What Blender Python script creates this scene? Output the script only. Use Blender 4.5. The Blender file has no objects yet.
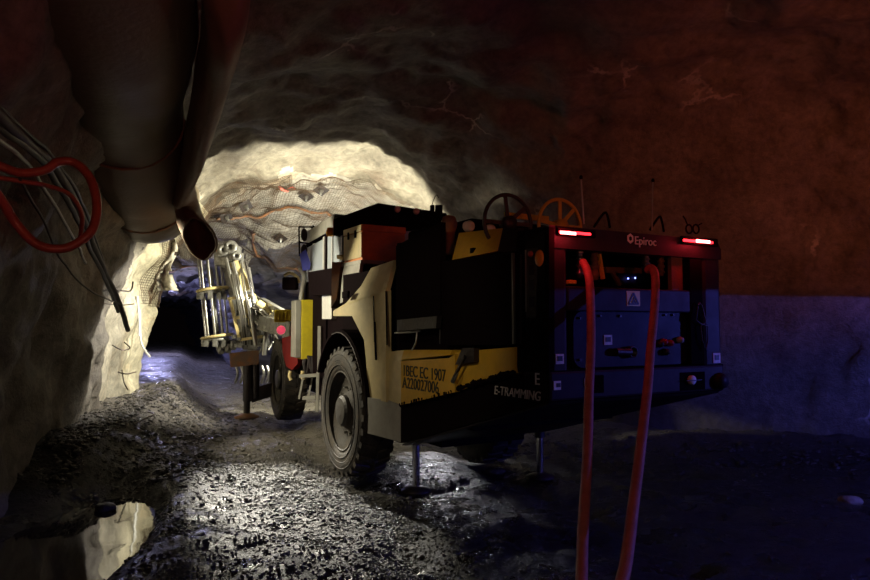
import bpy, bmesh, math, random
from mathutils import Vector, Matrix, noise
from mathutils.geometry import tessellate_polygon
random.seed(7)
C = bpy.context.scene.collection
PI = math.pi
S = bpy.context.scene

# ------------------------------------------------------------------ camera
CAMZ = 1.8; FPX = 680.0; PITCH = math.atan(36/680)
cam = bpy.data.cameras.new('camera'); cam.sensor_width = 36; cam.lens = FPX/870*36
cam.clip_start = .05; cam.clip_end = 300
co = bpy.data.objects.new('camera', cam); C.objects.link(co)
co.location = (0, 0, CAMZ); co.rotation_euler = (PI/2+PITCH, 0, 0)
S.camera = co
def ray(px, py):
    x = (px-435)/FPX; y = -(py-290)/FPX
    return Vector((x, math.cos(PITCH)-y*math.sin(PITCH), math.sin(PITCH)+y*math.cos(PITCH)))
def D(px, py, Y):                       # world point on depth plane Y
    d = ray(px, py); return Vector((0, 0, CAMZ)) + d*(Y/d.y)
def G(px, py, z=0):
    d = ray(px, py); return Vector((0, 0, CAMZ)) + d*((z-CAMZ)/d.z)

# machine frames
TH = math.radians(29.4)
ROOT = Matrix.Translation((.806, 4.85, 0)) @ Matrix.Rotation(TH, 4, 'Z')
RINV = ROOT.inverted()
TH2 = math.radians(22)
FRONT = Matrix.Translation((-1.27, 9.6, 0)) @ Matrix.Rotation(TH2, 4, 'Z')
F2R = RINV @ FRONT
def SP(px, py, b=0.0):                  # point of the machine's side plane (rear frame coords)
    o = RINV @ Vector((0, 0, CAMZ)); d = RINV.to_3x3() @ ray(px, py)
    return o + d*((b-o.x)/d.x)
def FS(px, py, b=0.0):                  # side plane of the front frame
    FI = FRONT.inverted(); o = FI @ Vector((0, 0, CAMZ)); d = FI.to_3x3() @ ray(px, py)
    return o + d*((b-o.x)/d.x)
def FF(px, py, a=0.0):                  # same for the front frame
    FI = FRONT.inverted(); o = FI @ Vector((0, 0, CAMZ)); d = FI.to_3x3() @ ray(px, py)
    return o + d*((a-o.y)/d.y)
def FP(px, py, a=0.0):                  # point of a rear facing plane
    o = RINV @ Vector((0, 0, CAMZ)); d = RINV.to_3x3() @ ray(px, py)
    return o + d*((a-o.y)/d.y)

# ------------------------------------------------------------------ materials
def newmat(name):
    m = bpy.data.materials.new(name); m.use_nodes = True
    nt = m.node_tree; return m, nt, nt.nodes['Principled BSDF']
def paint(name, col, rough=.5, metal=0, dirt=.35, dcol=(.05,.04,.03), scale=6, bump=.15, spec=.5):
    m, nt, b = newmat(name); N = nt.nodes; L = nt.links
    tc = N.new('ShaderNodeTexCoord')
    n = N.new('ShaderNodeTexNoise'); n.inputs['Scale'].default_value = scale; n.inputs['Detail'].default_value = 8; n.inputs['Roughness'].default_value = .65
    L.new(tc.outputs['Object'], n.inputs['Vector'])
    r = N.new('ShaderNodeValToRGB'); r.color_ramp.elements[0].position = .42; r.color_ramp.elements[1].position = .7
    r.color_ramp.elements[0].color = (0,0,0,1); r.color_ramp.elements[1].color = (dirt,dirt,dirt,1)
    L.new(n.outputs['Fac'], r.inputs['Fac'])
    mx = N.new('ShaderNodeMixRGB'); mx.inputs[1].default_value = (*col,1); mx.inputs[2].default_value = (*dcol,1)
    L.new(r.outputs['Color'], mx.inputs[0]); L.new(mx.outputs[0], b.inputs['Base Color'])
    n2 = N.new('ShaderNodeTexNoise'); n2.inputs['Scale'].default_value = scale*7; n2.inputs['Detail'].default_value = 4
    L.new(tc.outputs['Object'], n2.inputs['Vector'])
    bp = N.new('ShaderNodeBump'); bp.inputs['Strength'].default_value = bump; bp.inputs['Distance'].default_value = .02
    L.new(n2.outputs['Fac'], bp.inputs['Height']); L.new(bp.outputs[0], b.inputs['Normal'])
    mr = N.new('ShaderNodeMapRange'); mr.inputs['To Min'].default_value = rough*.75; mr.inputs['To Max'].default_value = min(1, rough*1.3)
    L.new(n.outputs['Fac'], mr.inputs['Value']); L.new(mr.outputs[0], b.inputs['Roughness'])
    b.inputs['Metallic'].default_value = metal; b.inputs['Specular IOR Level'].default_value = spec
    return m
def glow(name, col, e):
    m, nt, b = newmat(name); b.inputs['Base Color'].default_value = (*col,1)
    b.inputs['Emission Color'].default_value = (*col,1); b.inputs['Emission Strength'].default_value = e
    return m
def glass(name, col=(.7,.78,.85), rough=.08, alpha=.35):
    m, nt, b = newmat(name); b.inputs['Base Color'].default_value = (*col,1); b.inputs['Roughness'].default_value = rough
    b.inputs['Alpha'].default_value = alpha; return m

def rockmat(name, c1, c2, c3, bump=.6, layered=False, rough=.75, spec=.5, fine=1.0, veins=None):
    m, nt, b = newmat(name); N = nt.nodes; L = nt.links
    tc = N.new('ShaderNodeTexCoord'); mp = N.new('ShaderNodeMapping'); L.new(tc.outputs['Object'], mp.inputs['Vector'])
    if layered:
        mp.inputs['Rotation'].default_value = (.5, .5, .2); mp.inputs['Scale'].default_value = (.45, .6, 3.2)
    def nz(sc, det=8, ro=.6, dist=0):
        n = N.new('ShaderNodeTexNoise'); n.inputs['Scale'].default_value = sc; n.inputs['Detail'].default_value = det
        n.inputs['Roughness'].default_value = ro; n.inputs['Distortion'].default_value = dist
        L.new(mp.outputs[0], n.inputs['Vector']); return n
    a = nz(1.1, 8, .62, .4); c = nz(9*fine, 8, .7); e = nz(40*fine, 3, .7); st = nz(.55, 6, .7, 1.2)
    r = N.new('ShaderNodeValToRGB'); r.color_ramp.elements[0].position = .33; r.color_ramp.elements[1].position = .66
    r.color_ramp.elements[0].color = (*c1,1); r.color_ramp.elements[1].color = (*c2,1); L.new(a.outputs['Fac'], r.inputs['Fac'])
    r2 = N.new('ShaderNodeValToRGB'); r2.color_ramp.elements[0].position = .55; r2.color_ramp.elements[1].position = .68
    r2.color_ramp.elements[0].color = (0,0,0,1); r2.color_ramp.elements[1].color = (.8,.8,.8,1); L.new(st.outputs['Fac'], r2.inputs['Fac'])
    mx = N.new('ShaderNodeMixRGB'); L.new(r2.outputs[0], mx.inputs[0]); L.new(r.outputs[0], mx.inputs[1]); mx.inputs[2].default_value = (*c3,1)
    mr = N.new('ShaderNodeMapRange'); mr.inputs['From Min'].default_value=.3; mr.inputs['From Max'].default_value=.7
    mr.inputs['To Min'].default_value = .55; mr.inputs['To Max'].default_value = 1.3; L.new(c.outputs['Fac'], mr.inputs['Value'])
    mu = N.new('ShaderNodeMixRGB'); mu.blend_type = 'MULTIPLY'; mu.inputs[0].default_value = 1
    L.new(mx.outputs[0], mu.inputs[1]); L.new(mr.outputs[0], mu.inputs[2]); last = mu.outputs[0]
    if veins:
        dn = nz(2.5, 4, .6); va = N.new('ShaderNodeMixRGB'); va.inputs[0].default_value = .35; L.new(mp.outputs[0], va.inputs[1]); L.new(dn.outputs['Color'], va.inputs[2])
        vo = N.new('ShaderNodeTexVoronoi'); vo.feature = 'DISTANCE_TO_EDGE'; vo.inputs['Scale'].default_value = 1.6; L.new(va.outputs[0], vo.inputs['Vector'])
        lt = N.new('ShaderNodeMapRange'); lt.inputs['From Min'].default_value = .008; lt.inputs['From Max'].default_value = .03; lt.inputs['To Min'].default_value = 1; lt.inputs['To Max'].default_value = 0; L.new(vo.outputs['Distance'], lt.inputs['Value'])
        mk = nz(.8, 3, .5); mm = N.new('ShaderNodeMapRange'); mm.inputs['From Min'].default_value = .60; mm.inputs['From Max'].default_value = .67; L.new(mk.outputs['Fac'], mm.inputs['Value'])
        pr = N.new('ShaderNodeMath'); pr.operation = 'MULTIPLY'; L.new(lt.outputs[0], pr.inputs[0]); L.new(mm.outputs[0], pr.inputs[1])
        vm = N.new('ShaderNodeMixRGB'); L.new(pr.outputs[0], vm.inputs[0]); L.new(last, vm.inputs[1]); vm.inputs[2].default_value = (*veins,1); last = vm.outputs[0]
    L.new(last, b.inputs['Base Color'])
    ad = N.new('ShaderNodeMath'); ad.operation = 'MULTIPLY_ADD'; L.new(e.outputs['Fac'], ad.inputs[0]); ad.inputs[1].default_value = .35; L.new(c.outputs['Fac'], ad.inputs[2])
    bp = N.new('ShaderNodeBump'); bp.inputs['Strength'].default_value = bump; bp.inputs['Distance'].default_value = .12
    L.new(ad.outputs[0], bp.inputs['Height']); L.new(bp.outputs[0], b.inputs['Normal'])
    b.inputs['Roughness'].default_value = rough; b.inputs['Specular IOR Level'].default_value = spec
    return m

M = {}
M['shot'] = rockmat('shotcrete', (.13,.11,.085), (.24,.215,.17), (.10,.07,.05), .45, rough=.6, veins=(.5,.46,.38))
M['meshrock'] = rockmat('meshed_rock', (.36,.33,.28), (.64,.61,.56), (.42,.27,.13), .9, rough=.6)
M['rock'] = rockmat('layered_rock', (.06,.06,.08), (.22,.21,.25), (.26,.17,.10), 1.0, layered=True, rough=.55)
M['pale'] = rockmat('lit_shotcrete', (.42,.38,.28), (.62,.57,.42), (.5,.36,.2), .4, rough=.65)  # pillar shotcrete lightened, strong lamplight put into its colour
M['stone'] = rockmat('loose_stone', (.025,.023,.02), (.11,.10,.085), (.06,.05,.04), .5, rough=.4)
M['stone_pale'] = rockmat('pale_stone', (.3,.28,.22), (.45,.42,.33), (.3,.25,.2), .4)
M['black'] = paint('black_paint', (.008,.0045,.0055), .7, 0, .4, (.012,.009,.009), 3, .05, .01)
M['blackm'] = paint('dark_steel', (.05,.045,.048), .45, .6, .5, (.07,.045,.03), 4, .25)
M['rear'] = paint('rear_grey_paint', (.030,.022,.026), .5, 0, .7, (.012,.010,.010), 3.5, .06, .15)
M['rearblue'] = paint('rear_panel_grey', (.026,.022,.040), .5, 0, .6, (.012,.010,.012), 3.5, .06, .15)
M['yel'] = paint('yellow_paint', (.75,.45,.03), .5, 0, .3, (.16,.10,.04), 4, .12)
M['yelb'] = paint('bright_yellow_paint', (.70,.56,.03), .4, 0, .3, (.2,.14,.03), 6, .08)
M['cream'] = paint('dusty_lit_yellow', (.72,.59,.28), .55, 0, .5, (.30,.24,.15), 2.5, .1)  # on tank end and storage box sides it stands in for strong light
M['greyp'] = paint('pale_grey_paint', (.38,.37,.32), .5, .1, .5, (.15,.13,.1), 4, .1)
M['orange'] = paint('orange_plastic', (.80,.26,.05), .5, 0, .5, (.3,.06,.02), 4, .1)
M['red'] = paint('red_paint', (.42,.02,.015), .4, 0, .4, (.12,.02,.02), 5, .1)
M['blue'] = paint('blue_plastic', (.04,.05,.35), .45, 0, .2, (.02,.02,.1), 5, .05)
M['rust'] = paint('rusty_steel', (.20,.12,.08), .65, .3, .9, (.35,.14,.04), 7, .3)
M['steel'] = paint('bright_steel', (.40,.40,.39), .3, .9, .4, (.2,.17,.13), 8, .1)
M['chrome'] = paint('chrome', (.6,.6,.65), .12, 1, .1, (.3,.3,.3), 8, .02)
M['boom'] = paint('boom_pale_steel', (.34,.34,.33), .38, .5, .8, (.06,.055,.05), 9, .3)
M['tyre'] = paint('tyre_rubber', (.03,.026,.022), .7, 0, .8, (.10,.078,.055), 6, .4)
M['rub'] = paint('black_rubber', (.02,.02,.022), .4, 0, .3, (.06,.05,.04), 9, .1)
M['cable'] = paint('grey_cable', (.05,.045,.04), .5, 0, .4, (.05,.04,.03), 9, .1)
M['hose'] = paint('red_hose', (.50,.16,.13), .5, 0, .8, (.28,.09,.06), 14, .3)
M['hose2'] = paint('orange_red_hose', (.42,.11,.06), .32, 0, .7, (.2,.05,.02), 10, .15)
M['duct'] = paint('duct_fabric', (.15,.115,.075), .55, 0, .5, (.2,.15,.1), 2.5, .25)
M['duct2'] = paint('brown_duct_fabric', (.22,.14,.085), .6, 0, .5, (.12,.07,.04), 2.5, .25)
M['mesh'] = paint('galvanised_wire', (.07,.05,.035), .5, .4, .8, (.16,.08,.03), 3, .1)
M['wire'] = paint('bare_wire', (.10,.09,.08), .4, .7, .5, (.2,.1,.04), 3, .1)
M['white'] = paint('white_plastic', (.75,.75,.70), .4, 0, .3, (.3,.3,.28), 7, .05)
M['sheet'] = paint('white_sheet', (.6,.57,.48), .6, 0, .5, (.25,.2,.14), 5, .3)
M['sticker'] = paint('yellow_sticker', (.75,.60,.10), .45, 0, .25, (.4,.35,.1), 20, .02)
M['ink'] = paint('black_ink', (.02,.018,.02), .5, 0, .1, (.05,.05,.05), 20, .02)
M['text'] = paint('white_lettering', (.9,.9,.88), .5, 0, .25, (.3,.28,.25), 20, .02)
M['textg'] = paint('grey_lettering', (.8,.76,.76), .5, 0, .5, (.2,.18,.18), 20, .02)
M['mark'] = paint('red_spray_paint', (.75,.12,.10), .6, 0, .5, (.5,.3,.2), 5, .05)
M['amber'] = paint('amber_lens', (.85,.35,.03), .25, 0, .1, (.5,.2,.03), 9, .02)
M['pink'] = glow('pink_lens', (1,.08,.16), .6)
M['lens'] = paint('lamp_lens', (.95,.80,.65), .2, 0, .1, (.5,.3,.2), 9, .02)
M['tail'] = glow('tail_lamp_glow', (1,.02,.03), 5)
M['tailhot'] = glow('tail_lamp_core', (1,.16,.15), 14)
M['led'] = glow('led_white_blue', (.25,.3,1), 4)
M['lamp'] = glow('work_lamp_glow', (1,.92,.7), 12)
M['glass'] = glass('cab_glass', alpha=.65)

# puddle water
m, nt, b = newmat('puddle_water'); b.inputs['Base Color'].default_value = (.05,.045,.04,1); b.inputs['Roughness'].default_value = .04
b.inputs['Specular IOR Level'].default_value = 1.0; b.inputs['IOR'].default_value = 1.6
n = nt.nodes.new('ShaderNodeTexNoise'); n.inputs['Scale'].default_value = 3; tc = nt.nodes.new('ShaderNodeTexCoord')
bp = nt.nodes.new('ShaderNodeBump'); bp.inputs['Strength'].default_value = .03; bp.inputs['Distance'].default_value = .05
nt.links.new(tc.outputs['Object'], n.inputs['Vector']); nt.links.new(n.outputs['Fac'], bp.inputs['Height']); nt.links.new(bp.outputs[0], b.inputs['Normal'])
M['water'] = m
# wet muddy floor
m, nt, b = newmat('wet_mud'); N = nt.nodes; L = nt.links
tc = N.new('ShaderNodeTexCoord')
def nz(sc, det, ro):
    n = N.new('ShaderNodeTexNoise'); n.inputs['Scale'].default_value = sc; n.inputs['Detail'].default_value = det; n.inputs['Roughness'].default_value = ro
    L.new(tc.outputs['Object'], n.inputs['Vector']); return n
a = nz(.5, 6, .6); c = nz(24, 6, .75); w = nz(1.6, 7, .65)
sx = N.new('ShaderNodeSeparateXYZ'); L.new(tc.outputs['Object'], sx.inputs[0])
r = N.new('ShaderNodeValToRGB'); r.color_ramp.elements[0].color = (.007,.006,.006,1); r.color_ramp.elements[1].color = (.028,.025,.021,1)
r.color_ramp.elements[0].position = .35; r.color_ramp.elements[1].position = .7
L.new(c.outputs['Fac'], r.inputs['Fac'])
# floor lightened past the rig, its lamplight put into the colour
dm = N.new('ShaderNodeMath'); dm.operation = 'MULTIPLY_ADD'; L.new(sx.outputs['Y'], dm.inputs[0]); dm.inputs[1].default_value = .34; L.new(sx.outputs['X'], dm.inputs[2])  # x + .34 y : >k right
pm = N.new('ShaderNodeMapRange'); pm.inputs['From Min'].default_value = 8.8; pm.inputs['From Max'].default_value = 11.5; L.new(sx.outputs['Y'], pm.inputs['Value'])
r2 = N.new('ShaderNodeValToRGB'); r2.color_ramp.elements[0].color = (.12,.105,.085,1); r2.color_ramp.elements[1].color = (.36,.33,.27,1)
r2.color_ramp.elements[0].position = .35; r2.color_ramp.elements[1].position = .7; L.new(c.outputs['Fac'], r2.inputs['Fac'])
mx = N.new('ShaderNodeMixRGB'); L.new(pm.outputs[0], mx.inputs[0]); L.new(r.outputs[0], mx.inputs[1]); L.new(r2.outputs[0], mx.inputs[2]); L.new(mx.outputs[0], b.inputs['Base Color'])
rr = N.new('ShaderNodeMapRange'); rr.inputs['From Min'].default_value = .4; rr.inputs['From Max'].default_value = .62; rr.inputs['To Min'].default_value = .16; rr.inputs['To Max'].default_value = .6
L.new(w.outputs['Fac'], rr.inputs['Value']); L.new(rr.outputs[0], b.inputs['Roughness'])
bp = N.new('ShaderNodeBump'); bp.inputs['Strength'].default_value = 1; bp.inputs['Distance'].default_value = .07
L.new(c.outputs['Fac'], bp.inputs['Height']); L.new(bp.outputs[0], b.inputs['Normal'])
M['mud'] = m

# ------------------------------------------------------------------ mesh builder
class MB:
    def __init__(s, mat=None): s.v = []; s.f = []; s.sm = []; s.mi = []; s.m = mat; s.cur = 0
    def add(s, vs, fs, smooth=False):
        o = len(s.v)
        for p in vs:
            p = Vector(p); s.v.append(s.m @ p if s.m else p)
        for f in fs: s.f.append([i+o for i in f]); s.sm.append(smooth); s.mi.append(s.cur)
        return s
    def box(s, x0, x1, y0, y1, z0, z1, bev=0):
        if bev <= 0:
            vs = [(x0,y0,z0),(x1,y0,z0),(x1,y1,z0),(x0,y1,z0),(x0,y0,z1),(x1,y0,z1),(x1,y1,z1),(x0,y1,z1)]
            return s.add(vs, [(3,2,1,0),(4,5,6,7),(0,1,5,4),(1,2,6,5),(2,3,7,6),(3,0,4,7)])
        bm = bmesh.new(); bmesh.ops.create_cube(bm, size=1)
        for v in bm.verts: v.co = Vector(((x0+x1)/2+v.co.x*(x1-x0), (y0+y1)/2+v.co.y*(y1-y0), (z0+z1)/2+v.co.z*(z1-z0)))
        bmesh.ops.bevel(bm, geom=bm.edges[:], offset=bev, segments=2, affect='EDGES', profile=.5)
        return s.bm(bm)
    def bm(s, bm, smooth=False):
        bm.verts.index_update(); s.add([v.co.copy() for v in bm.verts], [[v.index for v in f.verts] for f in bm.faces], smooth); bm.free(); return s
    def bar(s, p, q, w, h=None, up=(0,0,1)):           # square bar between two points
        p = Vector(p); q = Vector(q); h = h or w; d = (q-p).normalized(); u = Vector(up)
        if abs(d.dot(u)) > .98: u = Vector((1,0,0))
        x = d.cross(u).normalized(); y = x.cross(d).normalized(); vs = []
        for e in (p, q):
            for a, c in ((-1,-1),(1,-1),(1,1),(-1,1)): vs.append(e + x*a*w/2 + y*c*h/2)
        return s.add(vs, [(3,2,1,0),(4,5,6,7),(0,1,5,4),(1,2,6,5),(2,3,7,6),(3,0,4,7)])
    def tube(s, pts, r, n=10, cap=True, closed=False, rad=None):
        pts = [Vector(p) for p in pts]; rings = []; k = len(pts); prev = None
        for i in range(k):
            a = pts[(i-1) % k] if closed else pts[max(i-1,0)]; c = pts[(i+1) % k] if closed else pts[min(i+1,k-1)]
            d = (c-a).normalized() if (c-a).length > 1e-9 else Vector((0,0,1))
            if prev is None:
                u = Vector((0,0,1)) if abs(d.z) < .9 else Vector((1,0,0)); x = d.cross(u).normalized()
            else: x = (prev - d*prev.dot(d)).normalized()
            prev = x; y = d.cross(x); rr = rad[i] if rad else r
            rings.append([pts[i] + (x*math.cos(t*2*PI/n) + y*math.sin(t*2*PI/n))*rr for t in range(n)])
        vs = [p for g in rings for p in g]; fs = []
        for i in range(k if closed else k-1):
            j = (i+1) % k
            for t in range(n): fs.append((i*n+t, i*n+(t+1)%n, j*n+(t+1)%n, j*n+t))
        s.add(vs, fs, True)
        if cap and not closed: s.add(rings[0], [list(range(n))[::-1]]); s.add(rings[-1], [list(range(n))])
        return s
    def cyl(s, p, q, r, n=16): return s.tube([p, q], r, n)
    def lathe(s, prof, o, ax, n=48, closed=False, smooth=True):      # prof: (radius, along) ; axis ax through o
        o = Vector(o); ax = Vector(ax).normalized(); u = Vector((0,0,1)) if abs(ax.z) < .9 else Vector((1,0,0))
        x = ax.cross(u).normalized(); y = ax.cross(x); k = len(prof)
        vs = [o + ax*h + (x*math.cos(t*2*PI/n)+y*math.sin(t*2*PI/n))*r for r, h in prof for t in range(n)]
        fs = [(i*n+t, i*n+(t+1)%n, ((i+1)%k)*n+(t+1)%n, ((i+1)%k)*n+t) for i in range(k if closed else k-1) for t in range(n)]
        return s.add(vs, fs, smooth)
    def prism(s, pts, ext):                             # planar-ish polygon swept by a vector
        pts = [Vector(p) for p in pts]; e = Vector(ext); n = len(pts)
        tri = tessellate_polygon([pts]); vs = pts + [p+e for p in pts]
        fs = [tuple(t) for t in tri] + [tuple(i+n for i in t[::-1]) for t in tri] + [(i, (i+1)%n, (i+1)%n+n, i+n) for i in range(n)]
        return s.add(vs, fs)
    def build(s, name, mat, parent=None, origin=None, fix=True):
        o3 = Vector(origin) if origin is not None else Vector((0,0,0))
        me = bpy.data.meshes.new(name); me.from_pydata([tuple(v-o3) for v in s.v], [], s.f)
        me.polygons.foreach_set('use_smooth', s.sm)
        mats = mat if isinstance(mat, (list, tuple)) else [mat]
        for q in mats: me.materials.append(q)
        if len(mats) > 1: me.polygons.foreach_set('material_index', s.mi)
        me.update()
        if fix:
            bm = bmesh.new(); bm.from_mesh(me); bmesh.ops.recalc_face_normals(bm, faces=bm.faces[:]); bm.to_mesh(me); bm.free()
        o = bpy.data.objects.new(name, me); C.objects.link(o)
        if parent: o.parent = parent
        else: o.location = o3
        return o
def tag(o, label=None, cat=None, group=None, kind=None):
    if label: o['label'] = label
    if cat: o['category'] = cat
    if group: o['group'] = group
    if kind: o['kind'] = kind
    return o
def empty(name, loc, rz=0):
    o = bpy.data.objects.new(name, None); C.objects.link(o); o.location = loc; o.rotation_euler = (0,0,rz); o.empty_display_size = .2; return o
def smoothpath(ps, n=8):
    ps = [Vector(p) for p in ps]; out = []
    for i in range(len(ps)-1):
        p0 = ps[max(i-1,0)]; p1 = ps[i]; p2 = ps[i+1]; p3 = ps[min(i+2,len(ps)-1)]
        for k in range(n):
            t = k/n
            out.append(.5*((2*p1)+(p2-p0)*t+(2*p0-5*p1+4*p2-p3)*t*t+(3*p1-p0-3*p2+p3)*t**3))
    out.append(ps[-1]); return out
def text_mesh(body, size, mat, parent, M4, name='lettering', shear=0, ext=.003, off=0):
    cu = bpy.data.curves.new('t', 'FONT'); cu.body = body; cu.size = size; cu.extrude = ext; cu.shear = shear; cu.offset = size*off
    to = bpy.data.objects.new('t', cu); C.objects.link(to)
    dg = bpy.context.evaluated_depsgraph_get(); me = bpy.data.meshes.new_from_object(to.evaluated_get(dg))
    bpy.data.objects.remove(to); bpy.data.curves.remove(cu)
    me.transform(M4); me.materials.clear(); me.materials.append(mat)
    o = bpy.data.objects.new(name, me); me.name = name; C.objects.link(o); o.parent = parent; return o

# ------------------------------------------------------------------ tunnel
SEC = [((-3.4,-6),(9,-6),6.2), ((-3.3,-2),(9.6,-2),6.2), ((-3.2,2),(9.6,2),6.2), ((-3.6,4.5),(9.2,4.7),6.1),
       ((-4.2,6.5),(8.6,7.2),6.0), ((-4.8,8.5),(7.6,8.9),5.9), ((-5.2,10),(5.2,10.1),5.75), ((-5.5,11.3),(3.1,11.0),5.6),
       ((-5.8,12.6),(1.6,13.2),5.45), ((-6.1,14.2),(.9,15.2),5.35), ((-7.2,15.6),(.3,17),4.85), ((-9.0,17.5),(-1.0,19.4),3.95),
       ((-10.3,20),(-3.3,21.8),3.8), ((-12.2,25),(-7.2,26.2),3.9), ((-14.4,32),(-9.9,33),3.9), ((-18.5,42),(-14,43.8),3.9), ((-25,55),(-20.5,57.5),3.9)]
def cr(a, b, c, d, t): return .5*((2*b)+(c-a)*t+(2*a-5*b+4*c-d)*t*t+(3*b-a-3*c+d)*t**3)
def sec(s):
    n = len(SEC); i = min(int(s), n-2); t = s-i; q = [SEC[max(i-1,0)], SEC[i], SEC[i+1], SEC[min(i+2,n-1)]]
    f = lambda g: cr(*[g(k) for k in q], t)
    return Vector((f(lambda k:k[0][0]), f(lambda k:k[0][1]), 0)), Vector((f(lambda k:k[1][0]), f(lambda k:k[1][1]), 0)), f(lambda k:k[2])
def fbm(p, sc, o=3): return noise.fractal(p*sc, 1.0, 2.0, o)
def surf(s, t, off=0):
    L_, R_, H = sec(s); e = 2/2.7; ph = PI*(1-t); c = math.cos(ph); sn = max(0, math.sin(ph))
    x = math.copysign(abs(c)**e, c); z = sn**e
    mid = (L_+R_)/2; p = mid + (R_-L_)/2*x + Vector((0,0,H*z-.35))
    ctr = mid + Vector((0,0,H*.45)); d = (ctr-p).normalized()
    far = min(1, max(0, (s-9.2)/1.6))
    a = fbm(p, .45)*.30 + fbm(p+Vector((9,3,1)), 1.5)*.13 + fbm(p, 5, 2)*.03
    if far > 0:
        q = Vector((p.x*.8+p.z*.5, p.y*.5, p.z*1.6)); a2 = fbm(q, .7)*.45 + (abs(noise.noise(q*1.8))-.2)*.5 + fbm(q, 4, 2)*.07
        a = a*(1-far)+a2*far
    # the draped bulge of the meshed roof
    return p + d*(a+off)
def loft(name, s0, s1, t0, t1, ds, dt, mats):
    mb = MB(); ns = max(2, int((s1-s0)/ds)); n_t = max(2, int((t1-t0)/dt)); vs = []
    for i in range(ns+1):
        s_ = s0+(s1-s0)*i/ns
        for j in range(n_t+1): vs.append(surf(s_, t0+(t1-t0)*j/n_t))
    o = len(mb.v); mb.v = vs
    for i in range(ns):
        s_ = s0+(s1-s0)*(i+.5)/ns
        for j in range(n_t):
            q = i*(n_t+1)+j; mb.f.append([q, q+1, q+n_t+2, q+n_t+1]); mb.sm.append(True)
            jj = fbm(Vector((vs[q].x, vs[q].y, vs[q].z)), .7)*.7
            tt_ = t0+(t1-t0)*(j+.5)/n_t
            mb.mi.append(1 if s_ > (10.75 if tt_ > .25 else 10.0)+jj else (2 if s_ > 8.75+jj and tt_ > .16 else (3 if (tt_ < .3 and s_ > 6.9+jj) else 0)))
    return tag(mb.build(name, mats, fix=False), kind='structure')
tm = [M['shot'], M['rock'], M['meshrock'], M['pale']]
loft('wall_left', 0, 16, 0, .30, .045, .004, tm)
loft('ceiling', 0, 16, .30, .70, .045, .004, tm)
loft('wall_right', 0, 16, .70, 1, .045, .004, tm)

PUD = (-3.05, 6.0)
def fh(x, y):
    p = Vector((x, y, 0)); h = fbm(p, .6)*.05 + fbm(p, 2.2)*.045 + fbm(p, 7, 2)*.02
    u = x + .36*y                                             # across the drift
    # heap of muck along the left wall
    lx = -3.4 - .14*max(0, y-3) if y < 12 else -4.66 - .36*(y-12)
    d = x-lx; h += .5*math.exp(-(max(0, d+.15)/.55)**2) * min(1, max(0, (y-6.4)/1.5))
    # ridge between the puddle side and the wheel track
    h += .16*math.exp(-((u+.15)/.55)**2)*min(1, max(0, (y-4)/3))*(1 if y < 17 else 0)
    for tx in (1.9, 3.9): h -= .09*math.exp(-((u-tx)/.28)**2)
    if y > 1: # heap along the right wall
        rx, ry = (3.2, 10.8); dd = (x-rx)*.4+(y-ry)*.92
        if x > .5: h += .22*math.exp(-(max(0, -dd-.1)/.9)**2)*min(1, (x-.5)/2)
    q = ((x-PUD[0]+.2*(y-PUD[1]))/.56)**2 + ((y-PUD[1])/1.5)**2
    h = h*(1-.8*math.exp(-q*q*.4)) - .26*math.exp(-q*q)
    return h
def grid(x0, x1, y0, y1, st):
    nx = int((x1-x0)/st); ny = int((y1-y0)/st); mb = MB()
    for j in range(ny+1):
        for i in range(nx+1):
            x = x0+(x1-x0)*i/nx; y = y0+(y1-y0)*j/ny; mb.v.append(Vector((x, y, fh(x, y))))
    for j in range(ny):
        for i in range(nx):
            q = j*(nx+1)+i; mb.f.append([q, q+1, q+nx+2, q+nx+1]); mb.sm.append(True); mb.mi.append(0)
    return mb
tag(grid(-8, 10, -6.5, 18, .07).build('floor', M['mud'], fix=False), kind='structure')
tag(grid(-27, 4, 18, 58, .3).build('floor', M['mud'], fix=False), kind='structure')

# loose rubble: nobody could count it
mb = MB(); ico = []
for k in range(5):
    bm = bmesh.new(); bmesh.ops.create_icosphere(bm, subdivisions=1, radius=1)
    for v in bm.verts: v.co *= random.uniform(.7, 1.15)
    bm.verts.index_update(); ico.append(([v.co.copy() for v in bm.verts], [[v.index for v in f.verts] for f in bm.faces])); bm.free()
def stone(mb, x, y, r, dz=0):
    vs, fs = random.choice(ico); rot = Matrix.Rotation(random.uniform(0, 6.28), 3, Vector((random.random(), random.random(), random.random()+.1)).normalized())
    sc = Vector((r*random.uniform(.8,1.4), r*random.uniform(.8,1.3), r*random.uniform(.5,.8))); o = Vector((x, y, fh(x,y)+r*.15+dz))
    mb.add([o+Vector(((rot@v).x*sc.x, (rot@v).y*sc.y, (rot@v).z*sc.z)) for v in vs], fs)
for k in range(9000):
    y = random.uniform(3, 17) if k % 3 else random.uniform(3, 9)
    x = random.uniform(-5.2-.0*y, 6) if k % 2 else random.uniform(-4.9, -1.2)-.1*max(0, y-6)
    if ((x-PUD[0]+.2*(y-PUD[1]))/.55)**2+((y-PUD[1])/1.4)**2 < 1: continue
    q = random.random(); stone(mb, x, y, .006+.022*q**3)
for k in range(2600):
    t = random.random(); 
    if k % 2: y = 7+5*random.random(); x = -4.0-.18*(y-6)-abs(random.gauss(0,.35))+.35
    else: x = .8+6.4*random.random(); y = 10.5-.30*(x-1.5)+random.gauss(0,.45)-.55
    stone(mb, x, y, .010+.04*random.random()**3)
for k in range(5000):
    y = 7.5+7*random.random(); x = -.15-.36*y+random.gauss(0,.7); stone(mb, x, y, .008+.03*random.random()**3)
for k in range(15000):
    y = 4.4+5.2*random.random(); x = -.25-.32*(y-4.5)+random.gauss(0, .75)
    if ((x-PUD[0]+.2*(y-PUD[1]))/.55)**2+((y-PUD[1])/1.4)**2 < 1: continue
    stone(mb, x, y, .006+.014*random.random()**2)
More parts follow.
